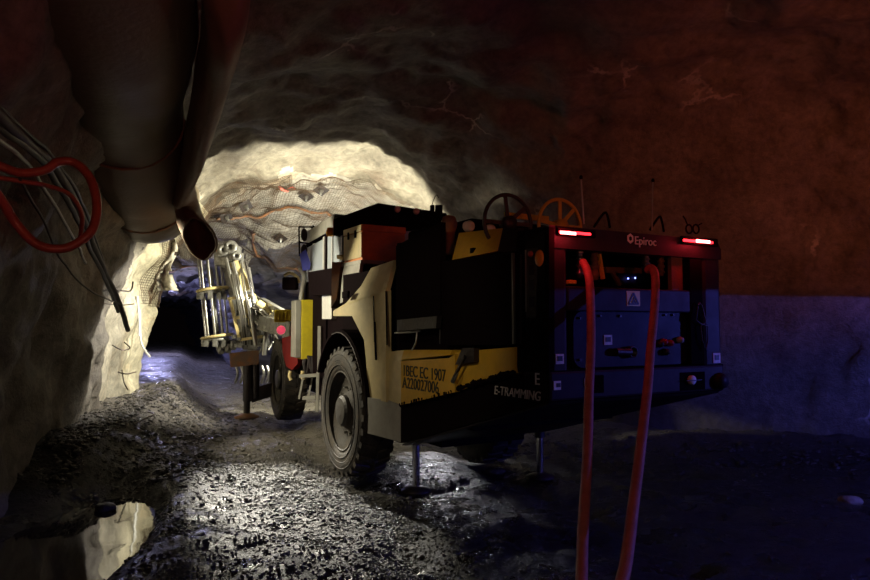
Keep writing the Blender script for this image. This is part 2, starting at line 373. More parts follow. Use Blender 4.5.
rub = mb.build('rubble', M['stone'], fix=False); tag(rub, 'scattered dark gravel and broken rock over the muddy tunnel floor', 'rubble', kind='stuff')

# puddle
mb = MB(); ring = []
for k in range(72):
    a = k*2*PI/72; r = 1+.10*noise.noise(Vector((math.cos(a)*2, math.sin(a)*2, 3)))
    ring.append((PUD[0]+math.cos(a)*.68*r-.2*math.sin(a)*1.5, PUD[1]+math.sin(a)*1.5*r, -.05))
mb.add(ring, [list(range(72))]); pu = mb.build('puddle', M['water'], origin=(PUD[0], PUD[1], -.05), fix=False)
tag(pu, 'still puddle at the foot of the left wall mirroring the lit rock', 'puddle')
def single_stone(pos, r, mat, label, group=None):
    bm = bmesh.new(); bmesh.ops.create_icosphere(bm, subdivisions=3, radius=1)
    for v in bm.verts:
        v.co *= 1+.25*noise.noise(v.co*1.3+Vector(pos)); v.co = Vector((v.co.x*r*1.4, v.co.y*r, v.co.z*r*.6))
    q = MB(Matrix.Translation(pos)).bm(bm, True); return tag(q.build('stone', mat, origin=pos), label, 'stone', group)
g = G(105, 510, -.05); single_stone((g.x, g.y, -.03), .085, M['stone'], 'dark rounded stone poking out of the puddle')
g = G(850, 501); single_stone((g.x, g.y, fh(g.x,g.y)+.03), .085, M['stone_pale'], 'pale angular stone alone on the dark floor at far right')
g = G(495, 470); single_stone((g.x, g.y, fh(g.x,g.y)+.03), .09, M['stone'], 'grey stone on the floor between the two rear support jacks')

# ------------------------------------------------------------------ roof mesh, bolts, marks
def wire_sheet(s0, s1, t0, t1, ns, n_t, off, label, sag=0, th=.0045):
    mb = MB()
    def P(i, j):
        u = i/ns; v = j/n_t; k = 4*u*(1-u)*4*v*(1-v)
        return surf(s0+(s1-s0)*u, t0+(t1-t0)*v, off+sag*k)
    pts = [[P(i, j) for j in range(n_t+1)] for i in range(ns+1)]
    for i in range(ns+1): mb.tube(pts[i], th, 3, cap=False)
    for j in range(n_t+1): mb.tube([pts[i][j] for i in range(ns+1)], th, 3, cap=False)
    o = mb.build('wire_mesh', M['mesh'], origin=pts[0][0], fix=False)
    return tag(o, label, 'wire mesh', 'wire mesh sheets on the roof')
wire_sheet(8.5, 10.9, .27, .47, 84, 56, .06, 'wire mesh sheet pinned to the lit roof just right of the hanging duct mouth')
wire_sheet(8.75, 11.0, .46, .72, 84, 66, .09, 'bulging wire mesh sheet over the brown roof rock left of the cab', sag=.15)
wire_sheet(8.3, 10.3, .12, .28, 66, 46, .05, 'rusty wire mesh sheet high on the left wall beneath the big duct')
for pts, lb in (([(10.75,.30),(10.9,.36),(10.7,.42),(10.9,.48)], 'rust stained strap along the lower edge of the mesh nearest the hanging duct mouth'),
                ([(10.3,.47),(10.75,.50),(10.95,.55),(10.8,.62),(10.9,.70)], 'rust stained strap curving under the bulging mesh left of the cab'),
                ([(9.7,.36),(9.9,.43),(9.75,.50),(9.95,.58)], 'rust stained strap crossing the middle of the roof mesh')):
    ps = smoothpath([Vector((a, b, 0)) for a, b in pts], 8); mb = MB(); mb.tube([surf(p.x, p.y, .10) for p in ps], .035, 6)
    tag(mb.build('roof_strap', M['rust'], origin=surf(ps[0].x, ps[0].y, .1)), lb, 'strap', 'straps on the roof mesh')
def bolt(s_, t_, label):
    p = surf(s_, t_, .12); q = surf(s_, t_, .4); d = ((q-p).normalized() + (Vector((0,0,1.8))-p).normalized()*.8).normalized(); r = empty('rock_bolt', p)
    fr = d.to_track_quat('Z', 'Y').to_matrix().to_4x4() @ Matrix.Rotation(PI/4, 4, 'Z')
    a = MB(fr); a.box(-.13,.13,-.13,.13,0,.015,.004); a.build('bearing_plate', M['blackm'], r)
    a = MB(fr); a.lathe([(0,.015),(.06,.02),(.05,.05),(.028,.06),(.028,.14),(0,.14)], (0,0,0), (0,0,1), 12); a.build('bolt_end', M['steel'], r)
    return tag(r, label, 'rock bolt', 'rock bolts in the roof')
for a_ in ((9.15,.385,'rock bolt plate upper left on the roof mesh, left of the red paint line'), (9.1,.505,'rock bolt plate high on the roof mesh just right of the red paint line'),
           (9.5,.50,'rock bolt plate in the middle of the lit roof mesh, above the long strap'), (9.5,.36,'leftmost rock bolt plate on the roof mesh, above the drill rods'),
           (10.3,.50,'lowest rock bolt plate, beneath the long strap on the mesh')): bolt(*a_)
mb = MB(); mb.tube([surf(9.0+.4*k/14, .455+.035*k/14, .10) for k in range(15)], .03, 6)
tag(mb.build('paint_line', M['mark'], origin=surf(9.3,.57), fix=False), 'short red spray paint line on the pale roof above the mesh', 'paint mark')

# ------------------------------------------------------------------ ventilation ducts
def duct(path, rx, rz, name, mat, label, nseg=40, wr=.04, seed=0, flat=None):
    ps = smoothpath(path, 14); mb = MB(); vs = []; n = nseg; k = len(ps)
    for i, p in enumerate(ps):
        d = (ps[min(i+1,k-1)]-ps[max(i-1,0)]).normalized(); x = d.cross(Vector((0,0,1))).normalized(); z = x.cross(d)
        for t in range(n):
            a = t*2*PI/n; w = 1+wr*noise.noise(Vector((math.cos(a)*1.5+seed, math.sin(a)*1.5, i*.35)))+wr*.6*noise.noise(Vector((math.cos(a)*4+seed, math.sin(a)*4, i*.9)))
            vs.append(p + x*math.cos(a)*rx*w + z*math.sin(a)*rz*w)
    fs = [(i*n+t, i*n+(t+1)%n, (i+1)*n+(t+1)%n, (i+1)*n+t) for i in range(k-1) for t in range(n)]
    mb.add(vs, fs, True); return mb, ps
e0 = D(148, 204, 10.4)
dp = [(-.3,-4,4.5), (-1.2,1,4.55), D(109,2,5.0), D(120,100,7.2), D(140,176,9.2), e0, D(158,200,11.6), D(166,190,13.2)]
mb, ps = duct(dp, .62, .60, 'duct', M['duct'], '', seed=2)
vd = empty('ventilation_duct', ps[0])
Z = MB(Matrix.Translation(-Vector(ps[0]))); Z.v = [v-Vector(ps[0]) for v in mb.v]; Z.f = mb.f; Z.sm = mb.sm; Z.mi = mb.mi
sk = Z.build('duct_skin', M['duct'], vd, fix=False); sk.modifiers.new('thick', 'SOLIDIFY').thickness = .012
tag(vd, 'thick round fabric ventilation duct hanging from the roof at upper left', 'ventilation duct')
for k in (45, 62, 78):
    if k < len(ps):
        q = MB(Matrix.Translation(-Vector(ps[0]))); p = ps[k]; d = (ps[k+1]-ps[k-1]).normalized(); x = d.cross(Vector((0,0,1))).normalized(); z = x.cross(d)
        q.tube([p+(x*math.cos(t*.2618)*.64+z*math.sin(t*.2618)*.62) for t in range(24)], .018, 6, closed=True); q.build('clamp_ring', M['duct2'], vd, fix=False)
    # hanger wire to the roof
        q = MB(Matrix.Translation(-Vector(ps[0]))); q.cyl(p+z*.6, p+z*.6+Vector((0,0,1.3)), .008, 6); q.build('hanger_wire', M['wire'], vd, fix=False)
# flattened second duct: loft of hand placed rings  (centre, half width, half height)
rings = [(D(222,-60,4.2), .20,.34), (D(226,5,4.6), .15,.34), (D(216,60,5.6), .15,.34), (D(201,125,7.0), .13,.36), (D(190,165,8.3), .11,.34), (D(184,190,9.0), .11,.30), (D(187,205,9.25), .13,.26), (D(192,222,9.2), .18,.30), (D(200,239,8.95), .21,.33)]
PSI = [0,0,0,0,5,30,75,115,140]
fd = empty('collapsed_duct', rings[0][0]); o3 = rings[0][0]; n = 28; vs = []
P_ = smoothpath([r[0] for r in rings], 8); W_ = smoothpath([Vector((r[1], r[2], q_)) for r, q_ in zip(rings, PSI)], 8)
for i, p in enumerate(P_):
    w = W_[i]; tt = i/len(P_)
    for t in range(n):
        a = t*2*PI/n; dx = math.copysign(abs(math.cos(a))**1.2, math.cos(a))*w.x; dz = math.copysign(abs(math.sin(a))**1.1, math.sin(a))*w.y
        wr = 1+.12*noise.noise(Vector((math.cos(a)*2, math.sin(a)*2, i*.25)))
        ps_ = math.radians(w.z); vs.append(p - o3 + Vector((dx*wr, dz*wr*math.sin(ps_), dz*wr*math.cos(ps_))))
fs = [(i*n+t, i*n+(t+1)%n, (i+1)*n+(t+1)%n, (i+1)*n+t) for i in range(len(P_)-1) for t in range(n)]
q = MB(); q.add(vs, fs, True); o = q.build('duct_skin', M['duct2'], fd, fix=False); o.modifiers.new('thick', 'SOLIDIFY').thickness = .015
q = MB(); q.tube(vs[-n:], .018, 6, closed=True); q.build('mouth_hem', M['duct'], fd, fix=False)
q = MB(); q.cyl(P_[40]-o3+Vector((0,0,.3)), P_[40]-o3+Vector((0,0,1.6)), .008, 6); q.build('hanger_wire', M['wire'], fd, fix=False)
tag(fd, 'flattened brown fabric duct with an open drooping mouth beside the round duct', 'ventilation duct')
# torn sheet hanging beneath the duct
mb = MB(); pts = []
o3 = D(160, 240, 13.6)
for i in range(15):
    for j in range(7):
        py = 236+ i*3.9; px = 158+ j*2.6 + 4*math.sin(i*.5) + (3 if i > 8 else 0)*(j-3)*.25
        pts.append(D(px, py, 13.6+.12*math.sin(j*1.7+i*.8)+.05*math.sin(i*2.1)))
mb.add(pts, [(i*7+j, i*7+j+1, i*7+j+8, i*7+j+7) for i in range(14) for j in range(6) if not (i in (4,9) and j in (0,5))], True)
o = mb.build('torn_sheet', M['sheet'], origin=o3, fix=False); o.modifiers.new('thick', 'SOLIDIFY').thickness = .01
tag(o, 'torn pale sheet hanging below the round duct in front of the dark drift', 'sheet')

# ------------------------------------------------------------------ cables, hoses on the left
cab_lines = [
 ([(-40,90,3.2),(0,116,3.6),(35,150,4.3),(62,178,5.0),(85,225,6.2),(103,268,7.6),(118,300,8.8),(128,330,9.6)], .035, 'cable', 'thickest grey cable of the bundle along the left wall'),
 ([(-40,105,3.3),(0,128,3.7),(40,160,4.4),(70,205,5.4),(92,252,6.8),(108,285,8.0),(118,312,9)], .022, 'rub', 'black cable lying under the thickest cable on the left wall'),
 ([(-40,80,3.3),(0,108,3.7),(45,150,4.5),(76,190,5.5),(96,240,7),(112,290,8.4)], .016, 'rub', 'thin black cable topmost in the left wall bundle'),
 ([(-40,120,3.4),(0,140,3.8),(30,168,4.4),(60,215,5.3),(86,262,6.8)], .014, 'steel', 'thin shiny cable lowest in the left wall bundle'),
 ([(20,180,4.3),(45,225,5.2),(62,262,6.0),(90,290,7.2),(120,305,8.6)], .010, 'cable', 'thin line sagging beneath the cable bundle to the pillar')]
for pts, r, mt, lb in cab_lines:
    ps = smoothpath([D(*p) for p in pts], 8); ps = [p+Vector((.015*noise.noise(p*3), 0, .02*noise.noise(p*2.3+Vector((5,0,0))))) for p in ps]
    mb = MB(); mb.tube(ps, r, 8); tag(mb.build('cable', M[mt], origin=ps[-1]), lb, 'cable', 'cables along the left wall')
loop = [(-60,150,3.9),(-20,158,4.1),(0,166,4.2),(22,173,4.25),(45,170,4.3),(58,162,4.35),(75,163,4.4),(90,178,4.4),(97,205,4.35),(92,230,4.3),(74,245,4.25),(56,249,4.2),(35,243,4.15),(15,222,4.1),(0,198,4.0),(-30,160,3.8)]
ps = smoothpath([D(*p) for p in loop], 7); mb = MB(); mb.tube(ps, .028, 12)
tag(mb.build('water_hose', M['hose2'], origin=ps[50]), 'glossy orange red hose looped over the cables on the left wall', 'hose')
ps = smoothpath([D(*p) for p in [(-30,175,4.1),(0,178,4.25),(25,182,4.35),(48,186,4.5),(70,195,4.7),(82,215,4.9),(80,240,5.1)]], 7)
mb = MB(); mb.tube(ps, .016, 8); tag(mb.build('water_hose', M['hose2'], origin=ps[20]), 'thinner dark red hose inside the orange hose loop', 'hose')
# bent reinforcement on the pillar
for i, (pts, r, mt, nm, lb, ct) in enumerate([
 ([(98,291,9.6),(115,290,10.2),(130,291,10.6),(133,282,10.9)], .014, 'wire', 'bent_rebar', 'hooked steel bar across the top of the lit pillar', 'rebar'),
 ([(95,302,9.6),(118,305,10.2),(134,304,10.8)], .010, 'wire', 'bent_rebar', 'straight thin bar crossing the pillar below the hooked bar', 'rebar'),
 ([(112,345,10.4),(122,350,10.5),(130,348,10.7),(124,342,10.7)], .010, 'wire', 'bent_rebar', 'curled steel wire at mid height on the pillar', 'rebar'),
 ([(118,372,10.6),(126,374,10.5),(136,372,10.8)], .010, 'wire', 'bent_rebar', 'short level wire low on the pillar', 'rebar'),
 ([(122,370,10.6),(124,382,10.4),(128,390,10.5)], .010, 'wire', 'bent_rebar', 'short bent wire pointing down low on the pillar', 'rebar'),
 ([(134,424,9.6),(146,418,9.8),(154,414,10),(148,412,10.2)], .012, 'wire', 'bent_rebar', 'bent steel bar lying on the muck heap by the pillar foot', 'rebar'),
 ([(140,304,13.2),(140,330,13.2),(142,345,13.1),(150,357,13)], .022, 'white', 'plastic_pipe', 'curved white plastic pipe at the far edge of the pillar', 'pipe'),
 ([(137,296,13),(139,318,13),(139,336,13)], .022, 'white', 'plastic_pipe', 'straight white plastic pipe left of the curved pipe', 'pipe')]):
    ps = smoothpath([D(*p) for p in pts], 6); mb = MB(); mb.tube(ps, r, 6); tag(mb.build(nm, M[mt], origin=ps[-1]), lb, ct)

# ------------------------------------------------------------------ the drill rig
rig = empty('drill_rig', (.806, 4.85, 0), TH)
tag(rig, 'long yellow and black underground drilling rig with red tail lights parked in the tunnel', 'drill rig')
def part(mb, name, mat, parent=None, label=None):
    o = mb.build(name, M[mat], parent or rig)
    if label: o['label'] = label
    return o
W = 1.86
def rrect(x0, y0, x1, y1, a=0.0):
    b0 = FP(x0, (y0+y1)/2, a).x; b1 = FP(x1, (y0+y1)/2, a).x; z1 = FP((x0+x1)/2, y0, a).z; z0 = FP((x0+x1)/2, y1, a).z
    return b0, b1, z0, z1
def rbox(mb, x0, y0, x1, y1, a=0.0, depth=.05, bev=.006):
    b0, b1, z0, z1 = rrect(x0, y0, x1, y1, a); return mb.box(b0, b1, a, a+depth, z0, z1, bev)
def spoly(mb, pts, ext, b=0.0):
    return mb.prism([SP(p[0], p[1], p[2] if len(p) > 2 else b) for p in pts], (ext,0,0))
# rear face structure ---------------------------------------------------------
ztop = FP(550, 226).z; zbot = FP(550, 402).z
zb1 = FP(560, 371).z; z_op0 = FP(570, 286).z; z_op1 = FP(570, 249).z
bL = FP(568, 300).x; bR = FP(703, 300).x
mb = MB(); mb.box(0, bL, 0, .30, zbot, ztop, .035); part(mb, 'left_corner_post', 'rear')
mb = MB(); mb.box(bR, W, 0, .30, zbot, ztop-.02, .035); part(mb, 'right_corner_post', 'rear')
mb = MB(); mb.prism([(0.01,-.01,ztop+.005),(W-.05,-.01,ztop+.005),(W-.0,-.01,ztop-.07),(W-.0,-.01,z_op1),(0.01,-.01,z_op1)], (0,.16,0)); beam = part(mb, 'top_beam', 'rear')
mb = MB(); mb.box(0, W, -.012, .30, zbot, zb1, .02); bump = part(mb, 'bumper', 'rear')
mb = MB(); mb.box(bL, bR, .0, .05, FP(640,312).z, z_op0, .01); part(mb, 'upper_rear_panel', 'rear')
# recessed rounded panel
b0, b1, z0, z1 = rrect(574, 312, 688, 366, .04); r_ = .09; pts = []
for cx, cz, a0 in ((b1-r_, z1-r_, 0), (b0+r_, z1-r_, 90), (b0+r_, z0+r_, 180), (b1-r_, z0+r_, 270)):
    for k in range(7): a = math.radians(a0+15*k); pts.append((cx+r_*math.cos(a), .045, cz+r_*math.sin(a)))
mb = MB(); mb.prism(pts, (0,.05,0)); pan = part(mb, 'battery_panel', 'rearblue')
mb = MB(); mb.box(bL, bR, .10, .14, zb1, z_op0); part(mb, 'rear_bulkhead', 'black')
mb = MB(); mb.box(.04, W-.04, 1.05, 1.10, zb1, ztop-.05); part(mb, 'inner_bulkhead', 'black')
mb = MB(); mb.box(.05, W-.05, .1, 1.05, z_op0-.06, z_op0-.02); part(mb, 'bay_floor', 'black')
# dark gap and right inner strip
mb = MB(); mb.box(FP(690,300).x, FP(702,300).x, -.004, .05, zb1+.01, z_op1-.01); part(mb, 'cable_slot', 'black')
mb = MB(); mb.box(FP(677,300).x, FP(688,300).x, .05, .09, z_op0, z_op1); part(mb, 'inner_strut', 'rust')
mb = MB(); mb.tube([FP(x, y, -.03) for x, y in ((698,305),(700,303),(702,306),(706,322),(701,326),(702,340),(706,350),(708,340),(708,326),(701,324),(696,320),(698,306)) ], .006, 6); part(mb, 'cable_loop', 'cable')
# side shells
mb = MB(); spoly(mb, [(549,227),(518,231),(516,250),(514,345),(518,372),(549,372)], .05); cheek = part(mb, 'rear_side_panel', 'black')
mb = MB(); mb.box(W-.06, W, .25, 3.0, zb1, ztop-.03); part(mb, 'right_side_panel', 'black')
# chassis with tapered belly
mb = MB(); P1 = SP(549,402); P2 = SP(401,443); P3 = SP(401,402); P4 = SP(515,378); P5 = SP(549,371); P6 = SP(376,433.5); P7 = SP(376,397)
mb.prism([P1, P2, P6+Vector((0,.3,0)), P7+Vector((0,.3,0)), P3, P4, P5], (W,0,0)); ch = part(mb, 'rear_chassis', 'black')
mb = MB(); mb.prism([P2+Vector((-.006,0,.01)), P6+Vector((-.10,0,.01)), P7+Vector((-.10,0,0)), P3+Vector((-.006,0,0))], (.05,.01,0)); part(mb, 'lit_skirt_facet', 'greyp')  # forward facet of the black skirt, light painted in as grey
mb = MB(); mb.prism([(.02, P1.y+.02, P1.z-.006), (W-.02, P1.y+.02, P1.z-.006), (W-.02, P2.y, P2.z-.01), (.02, P2.y, P2.z-.01)], (0,.02,-.02)); part(mb, 'belly_plate', 'rear')
# rear upper deck
mb = MB(); mb.box(.26, W-.05, .1, 1.6, ztop-.06, ztop-.02); part(mb, 'rear_deck', 'black')
# big dark side panel
mb = MB(); spoly(mb, [(440,262),(513,251),(514,345),(440,345)], .04, -.02); sp = part(mb, 'side_door', 'black')
mb = MB(); a_ = SP(513,253,-.035); c_ = SP(514,344,-.035); mb.bar(a_, c_, .02, .02); part(mb, 'door_edge', 'steel', sp, 'bright worn edge strip')
mb = MB(); a_ = SP(440,264,-.03); c_ = SP(440,344,-.03); mb.bar(a_, c_, .008, .008); part(mb, 'door_seam', 'steel', sp)
mb = MB(); a_ = SP(521,254,-.01); c_ = SP(521,344,-.01); mb.bar(a_, c_, .012, .012); part(mb, 'door_post', 'rear', sp)
mb = MB(); spoly(mb, [(396,246),(440,222),(440,329),(396,331)], .06, -.04); part(mb, 'front_side_door', 'black')
mb = MB(); spoly(mb, [(397,320),(437,316),(436,328),(397,331)], .05, -.09); part(mb, 'step_tread', 'blackm')
mb = MB(); mb.tube(smoothpath([SP(395,333,-.12), SP(412,332,-.12), SP(420,331,-.10)], 4), .010, 6); mb.tube(smoothpath([SP(417,332,-.10), SP(416,342,-.11), SP(412,350,-.1)], 4), .008, 6); part(mb, 'grab_handle', 'steel')
# inner dark mass behind the doors
mb = MB(); mb.box(.10, W-.15, 1.15, 2.35, .9, 2.3); part(mb, 'battery_pack', 'black')
# yellow slanted top cover
mb = MB(); mb.prism([SP(452,260,.02), SP(459,233,.22), SP(503,228,.22), SP(497,251,.02)], (.05,0,0)); part(mb, 'sloped_cover', 'yel')
mb = MB(); mb.prism([SP(497,252,.02), SP(503,228,.22), SP(519,228,.22), SP(516,252,.02)], (.05,0,0)); part(mb, 'sloped_cover_end', 'rear')
# yellow lower tank
mb = MB(); mb.prism([SP(401,360,-.05), SP(450,355,-.05), SP(452,350,-.02), SP(404,350,-.02), ], (.3,0,0)); 
mb.prism([SP(401,405,-.05), SP(455,392,-.05), SP(455,354,-.05), SP(449,358,-.05), SP(401,361,-.05)], (.3,0,0)); tank = part(mb, 'side_tank', 'yel')
mb = MB(); mb.prism([SP(401,405,-.05), SP(401,361,-.05), SP(387,364,-.02)+Vector((0,.1,0)), SP(387,399,-.02)+Vector((0,.1,0))], (.2,.02,0)); part(mb, 'lit_tank_end', 'cream', tank)  # forward facets of the yellow tank, stronger light painted in as cream
mb = MB(); mb.prism([SP(401,361,-.052), SP(404,350,-.02), SP(393,352,-.0)+Vector((0,.08,0)), SP(387,364,-.02)+Vector((0,.1,0))], (.1,.0,0)); part(mb, 'tank_shoulder', 'cream', tank)
mb = MB(); mb.prism([SP(455,392,-.02), SP(515,373,-.02), SP(515,347,-.02), SP(455,352,-.02)], (.25,0,0)); part(mb, 'rear_tank', 'yel')
mb = MB(); mb.bar(SP(452,382,-.08), SP(465,356,-.08), .022, .022); mb.prism([SP(455,365,-.07), SP(474,362,-.07), SP(474,348,-.07), SP(462,348,-.07)], (.06,0,0)); part(mb, 'lift_bracket', 'blackm')
mb = MB(); mb.bar(SP(453,383,-.092), SP(458,373,-.092), .012, .012); part(mb, 'bracket_pin', 'steel')
# rough mud line below the tanks
mb = MB()
for k in range(46):
    t = k/45; x = 401+t*112; y = 404.5-31.5*t if x > 455 else 404.5-.24*(x-401)
    p = SP(x, y, -.03); r = .02+.02*random.random(); vs_, fs_ = random.choice(ico); mb.add([p+v*r for v in vs_], fs_)
part(mb, 'mud_caking', 'black')
# wheel zone: cream panels above / behind wheel
mb = MB(); mb.prism([SP(386,402,-.06), SP(386,290,-.06), SP(333,311,-.06), SP(333,316,-.06), SP(352,316,-.06), SP(364,340,-.06), SP(366,360,-.06), SP(368,398,-.06)], (.06,.0,0)); cp = part(mb, 'lower_fender_panel', 'cream')
mb = MB(); mb.prism([SP(386,290,-.06), SP(394,260,.12), SP(371,268,.12), SP(361,286,.02), SP(346,303,-.03), SP(333,311,-.06)], (.05,.0,0)); part(mb, 'upper_fender_panel', 'cream')
mb = MB(); mb.bar(SP(373.5,296,-.07), SP(374.5,342,-.07), .015, .008); mb.bar(SP(374.5,322,-.075), SP(376,360,-.075), .03, .012); mb.bar(SP(386,291,-.065), SP(387,345,-.065), .012, .012); part(mb, 'panel_seam', 'black', cp)
mb = MB(); mb.box(0.0, .3, 2.38, 2.44, .85, 2.65); part(mb, 'partition_plate', 'black')
mb = MB(); mb.prism([SP(386,404,-.03), SP(386,350,-.03), SP(380,345,-.03), SP(374,352,-.03), SP(372,400,-.03)], (.07,0,0)); part(mb, 'tank_bracket', 'yel')
# mudguard
def wheel(o, ax, rear_side, name='wheel', r=.785, w=.42):
    """o: centre of outer face, ax: outward direction (unit)"""
    ax = Vector(ax).normalized(); o = Vector(o); inn = -ax
    u = Vector((0,0,1)); x = ax.cross(u).normalized(); R = r
    prof = [(R*.60,.02),(R*.66,.0),(R*.80,-.02),(R*.90,-.005),(R*.955,.03),(R*.965,.08),(R*.965,w-.08),(R*.955,w-.03),(R*.90,w+.005),(R*.80,w+.02),(R*.62,w),(R*.58,w-.1),(R*.58,.10)]
    mb = MB(RINV); mb.lathe(prof, o, inn, 64, closed=True)
    # tread lugs
    for k in range(30):
        for side in (0, 1):
            a = (k+side*.5)*2*PI/30; a2 = a+.07
            def pt(rr, h, aa): return o + inn*h + (x*math.cos(aa)+u*math.sin(aa))*rr
            h0, h1 = ((-.0, w*.46) if side == 0 else (w, w*.54)); wd = .055
            vs = [pt(R*.90,h0,a-wd), pt(R*.90,h0,a+wd), pt(R*.95,h1,a2+wd), pt(R*.95,h1,a2-wd), pt(R*.975,h0+(.01 if side==0 else -.01),a-wd*.8), pt(R*.975,h0+(.01 if side==0 else -.01),a+wd*.8), pt(R*1.0,h1,a2+wd*.8), pt(R*1.0,h1,a2-wd*.8)]
            mb.add(vs, [(3,2,1,0),(4,5,6,7),(0,1,5,4),(1,2,6,5),(2,3,7,6),(3,0,4,7)])
    # sidewall rings
    for rr in (.70, .77, .86):
        mb.tube([o+ax*.012+(x*math.cos(t*PI/24)+u*math.sin(t*PI/24))*R*rr for t in range(48)], .007, 4, closed=True)
    t_ = mb.build(name, M['tyre'], rig)
    mb = MB(RINV); mb.lathe([(R*.60,.015),(R*.58,.05),(R*.50,.09),(R*.44,.12),(R*.30,.13),(R*.27,.08),(R*.10,.06),(0,.06)], o, inn, 40); mb.tube([o+inn*.02+(x*math.cos(t*PI/24)+u*math.sin(t*PI/24))*R*.595 for t in range(48)], .014, 6, closed=True); rim = mb.build('rim', M['tyre'], t_)
    mb = MB(RINV); mb.lathe([(R*.24,.10),(R*.24,.03),(R*.20,.0),(R*.08,-.01),(0,-.01)], o, inn, 24, smooth=False); mb.build('hub', M['cable'], t_)
    for k in range(10):
        a = k*PI/5; p = o+inn*.125+(x*math.cos(a)+u*math.sin(a))*R*.36; mb = MB(RINV); mb.tube([p, p+ax*.04], .018, 6); mb.build('wheel_nut', M['steel'], t_)
    return t_
ta = math.radians(27); axr = Vector((-math.cos(ta), -math.sin(ta), 0)); rc = Vector((-1.12, 8.2, .785)) + Vector((-.02,.0,0))
wheel(rc, axr, True)
wheel(rc - axr*2.2, -axr, True)
ta2 = math.radians(24); axf = Vector((-math.cos(ta2), -math.sin(ta2), 0)); fc = Vector((-3.02, 13.05, .785))
wheel(fc, axf, True); wheel(fc - axf*2.15, -axf, True)
# rear mudguard arch over near wheel
fw = Vector((-math.sin(ta), math.cos(ta), 0)); mb = MB(RINV); pr = []
R1 = .90
for i in range(17):
    a = math.radians(-8+ i*10.2); pr.append(rc - axr*.02 + fw*(-math.cos(a))*R1 + Vector((0,0,math.sin(a)*R1*1.02+.02)))
vs = []
for p in pr:
    c0 = rc + Vector((0,0,0)); d = (p-c0).normalized(); vs += [p+axr*.04, p+axr*.04+d*.04, p-axr*.46+d*.04, p-axr*.46]
fs = []
for i in range(16):
    for k in range(4): fs.append((i*4+k, i*4+(k+1)%4, i*4+4+(k+1)%4, i*4+4+k))
mb.add(vs, fs + [(0,1,2,3), (64,65,66,67)]); part(mb, 'mudguard', 'black')
mb = MB(RINV); mb.tube([p+axr*.05 for p in pr[3:12]], .008, 6); part(mb, 'mudguard_trim', 'blackm')
# axle + joint
mb = MB(RINV); mb.cyl(rc-axr*.4, rc-axr*1.8, .14, 16); mb.cyl(fc-axf*.4, fc-axf*1.8, .14, 16); part(mb, 'axle', 'blackm')
mb = MB(); mb.box(.45, 1.5, 2.3, 4.9, .55, 1.25); part(mb, 'rear_frame', 'black')
mb = MB(F2R); mb.box(.30, 1.35, -.1, 4.4, .55, 1.3); part(mb, 'front_frame', 'black')
# upper body between doors and cab (engine / electric cabinet)
mb = MB(); mb.box(.15, 1.75, 2.45, 4.3, 1.5, 2.45); part(mb, 'electric_cabinet', 'black')
# deck equipment behind the yellow cover
mb = MB(); mb.box(.45, 1.5, 1.75, 2.6, 2.3, 2.86, .05); mb.box(.25, .5, 2.2, 2.7, 2.3, 2.82, .03); eq = part(mb, 'deck_housing', 'black')
mb = MB(); mb.box(.35, 1.35, 1.2, 1.7, 2.45, 2.66, .03); part(mb, 'deck_cover', 'blackm')
for px, py, r in ((470,226,.055), (491,229,.045)):
    c_ = FP(px, py, 1.72 if px < 480 else 1.15); mb = MB(); mb.lathe([(0,-.03),(r*.8,-.02),(r,0),(r,.05),(0,.05)], c_, (0,1,0), 20, smooth=False); part(mb, 'deck_lamp', 'lens', None, 'round orange lit deck lamp')
mb = MB(); c_ = FP(449,224,1.8); mb.lathe([(0,-.09),(.06,-.07),(.085,0),(.06,.08),(.05,.2),(.06,.3)], c_, (0,0,-1), 16); part(mb, 'filter_bowl', 'rust')
# cable reels -----------------------------------------------------------------
def reel(cx, cz, a, r, mt, spokes, extra=None):
    mb = MB(); c_ = Vector((cx, a, cz))
    mb.tube([c_+Vector((math.cos(t*PI/24)*r, 0, math.sin(t*PI/24)*r)) for t in range(48)], .017, 8, closed=True)
    o = part(mb, 'reel_rim', mt)
    for an in spokes:
        mb = MB(); mb.bar(c_, c_+Vector((math.cos(an)*r, 0, math.sin(an)*r)), .035, .012, up=(0,1,0)); part(mb, 'reel_spoke', mt, o)
    mb = MB(); mb.lathe([(.0,-.05),(.06,-.05),(.06,.05),(0,.05)], c_, (0,1,0), 16); part(mb, 'reel_hub', mt, o)
    return o
p1 = FP(508, 223, .95); reel(p1.x, p1.z, .95, .245, 'blackm', [PI/2+.12, PI/4-.1, PI, 0, -PI/2])
p2 = FP(560, 226, 1.0); reel(p2.x, p2.z, 1.0, .245, 'yel', [PI/2-.0, PI/4, PI*.95, 0, -PI/2])
mb = MB(); mb.bar(FP(505,215,1.25), FP(548,219,1.25), .03, .05); part(mb, 'reel_bar', 'yel')
# antennas and hoops
for (x0, y0, x1, y1) in ((581,177,584,224), (653,180,652,230)):
    a_ = FP(x1, y1, .06); t_ = FP(x0, y0, .06); mb = MB(); mb.tube([a_, t_], .006, 6); an = part(mb, 'antenna', 'steel')
    mb = MB(); mb.lathe([(0,-.02),(.012,-.015),(.014,.0),(.008,.012),(0,.012)], t_, (0,0,1), 8); part(mb, 'antenna_tip', 'black', an)
for pts in ([(594,227),(603,214),(607,214),(610,228)], [(650,230),(658,218),(661,218),(664,232)]):
    mb = MB(); mb.tube(smoothpath([FP(x, y, .08) for x, y in pts], 3), .010, 6); part(mb, 'lifting_hoop', 'black')
mb = MB()
for cx in (689, 696): 
    c_ = FP(cx, 229, .08); mb.tube([c_+Vector((math.cos(t*.5236)*.038, 0, math.sin(t*.5236)*.038)) for t in range(12)], .008, 6, closed=True)
mb.tube([FP(688,226,.08), FP(685,219,.08), FP(683,216,.08)], .006, 5); mb.tube([FP(697,226,.08), FP(702,223,.08)], .006, 5); part(mb, 'shackle', 'black')
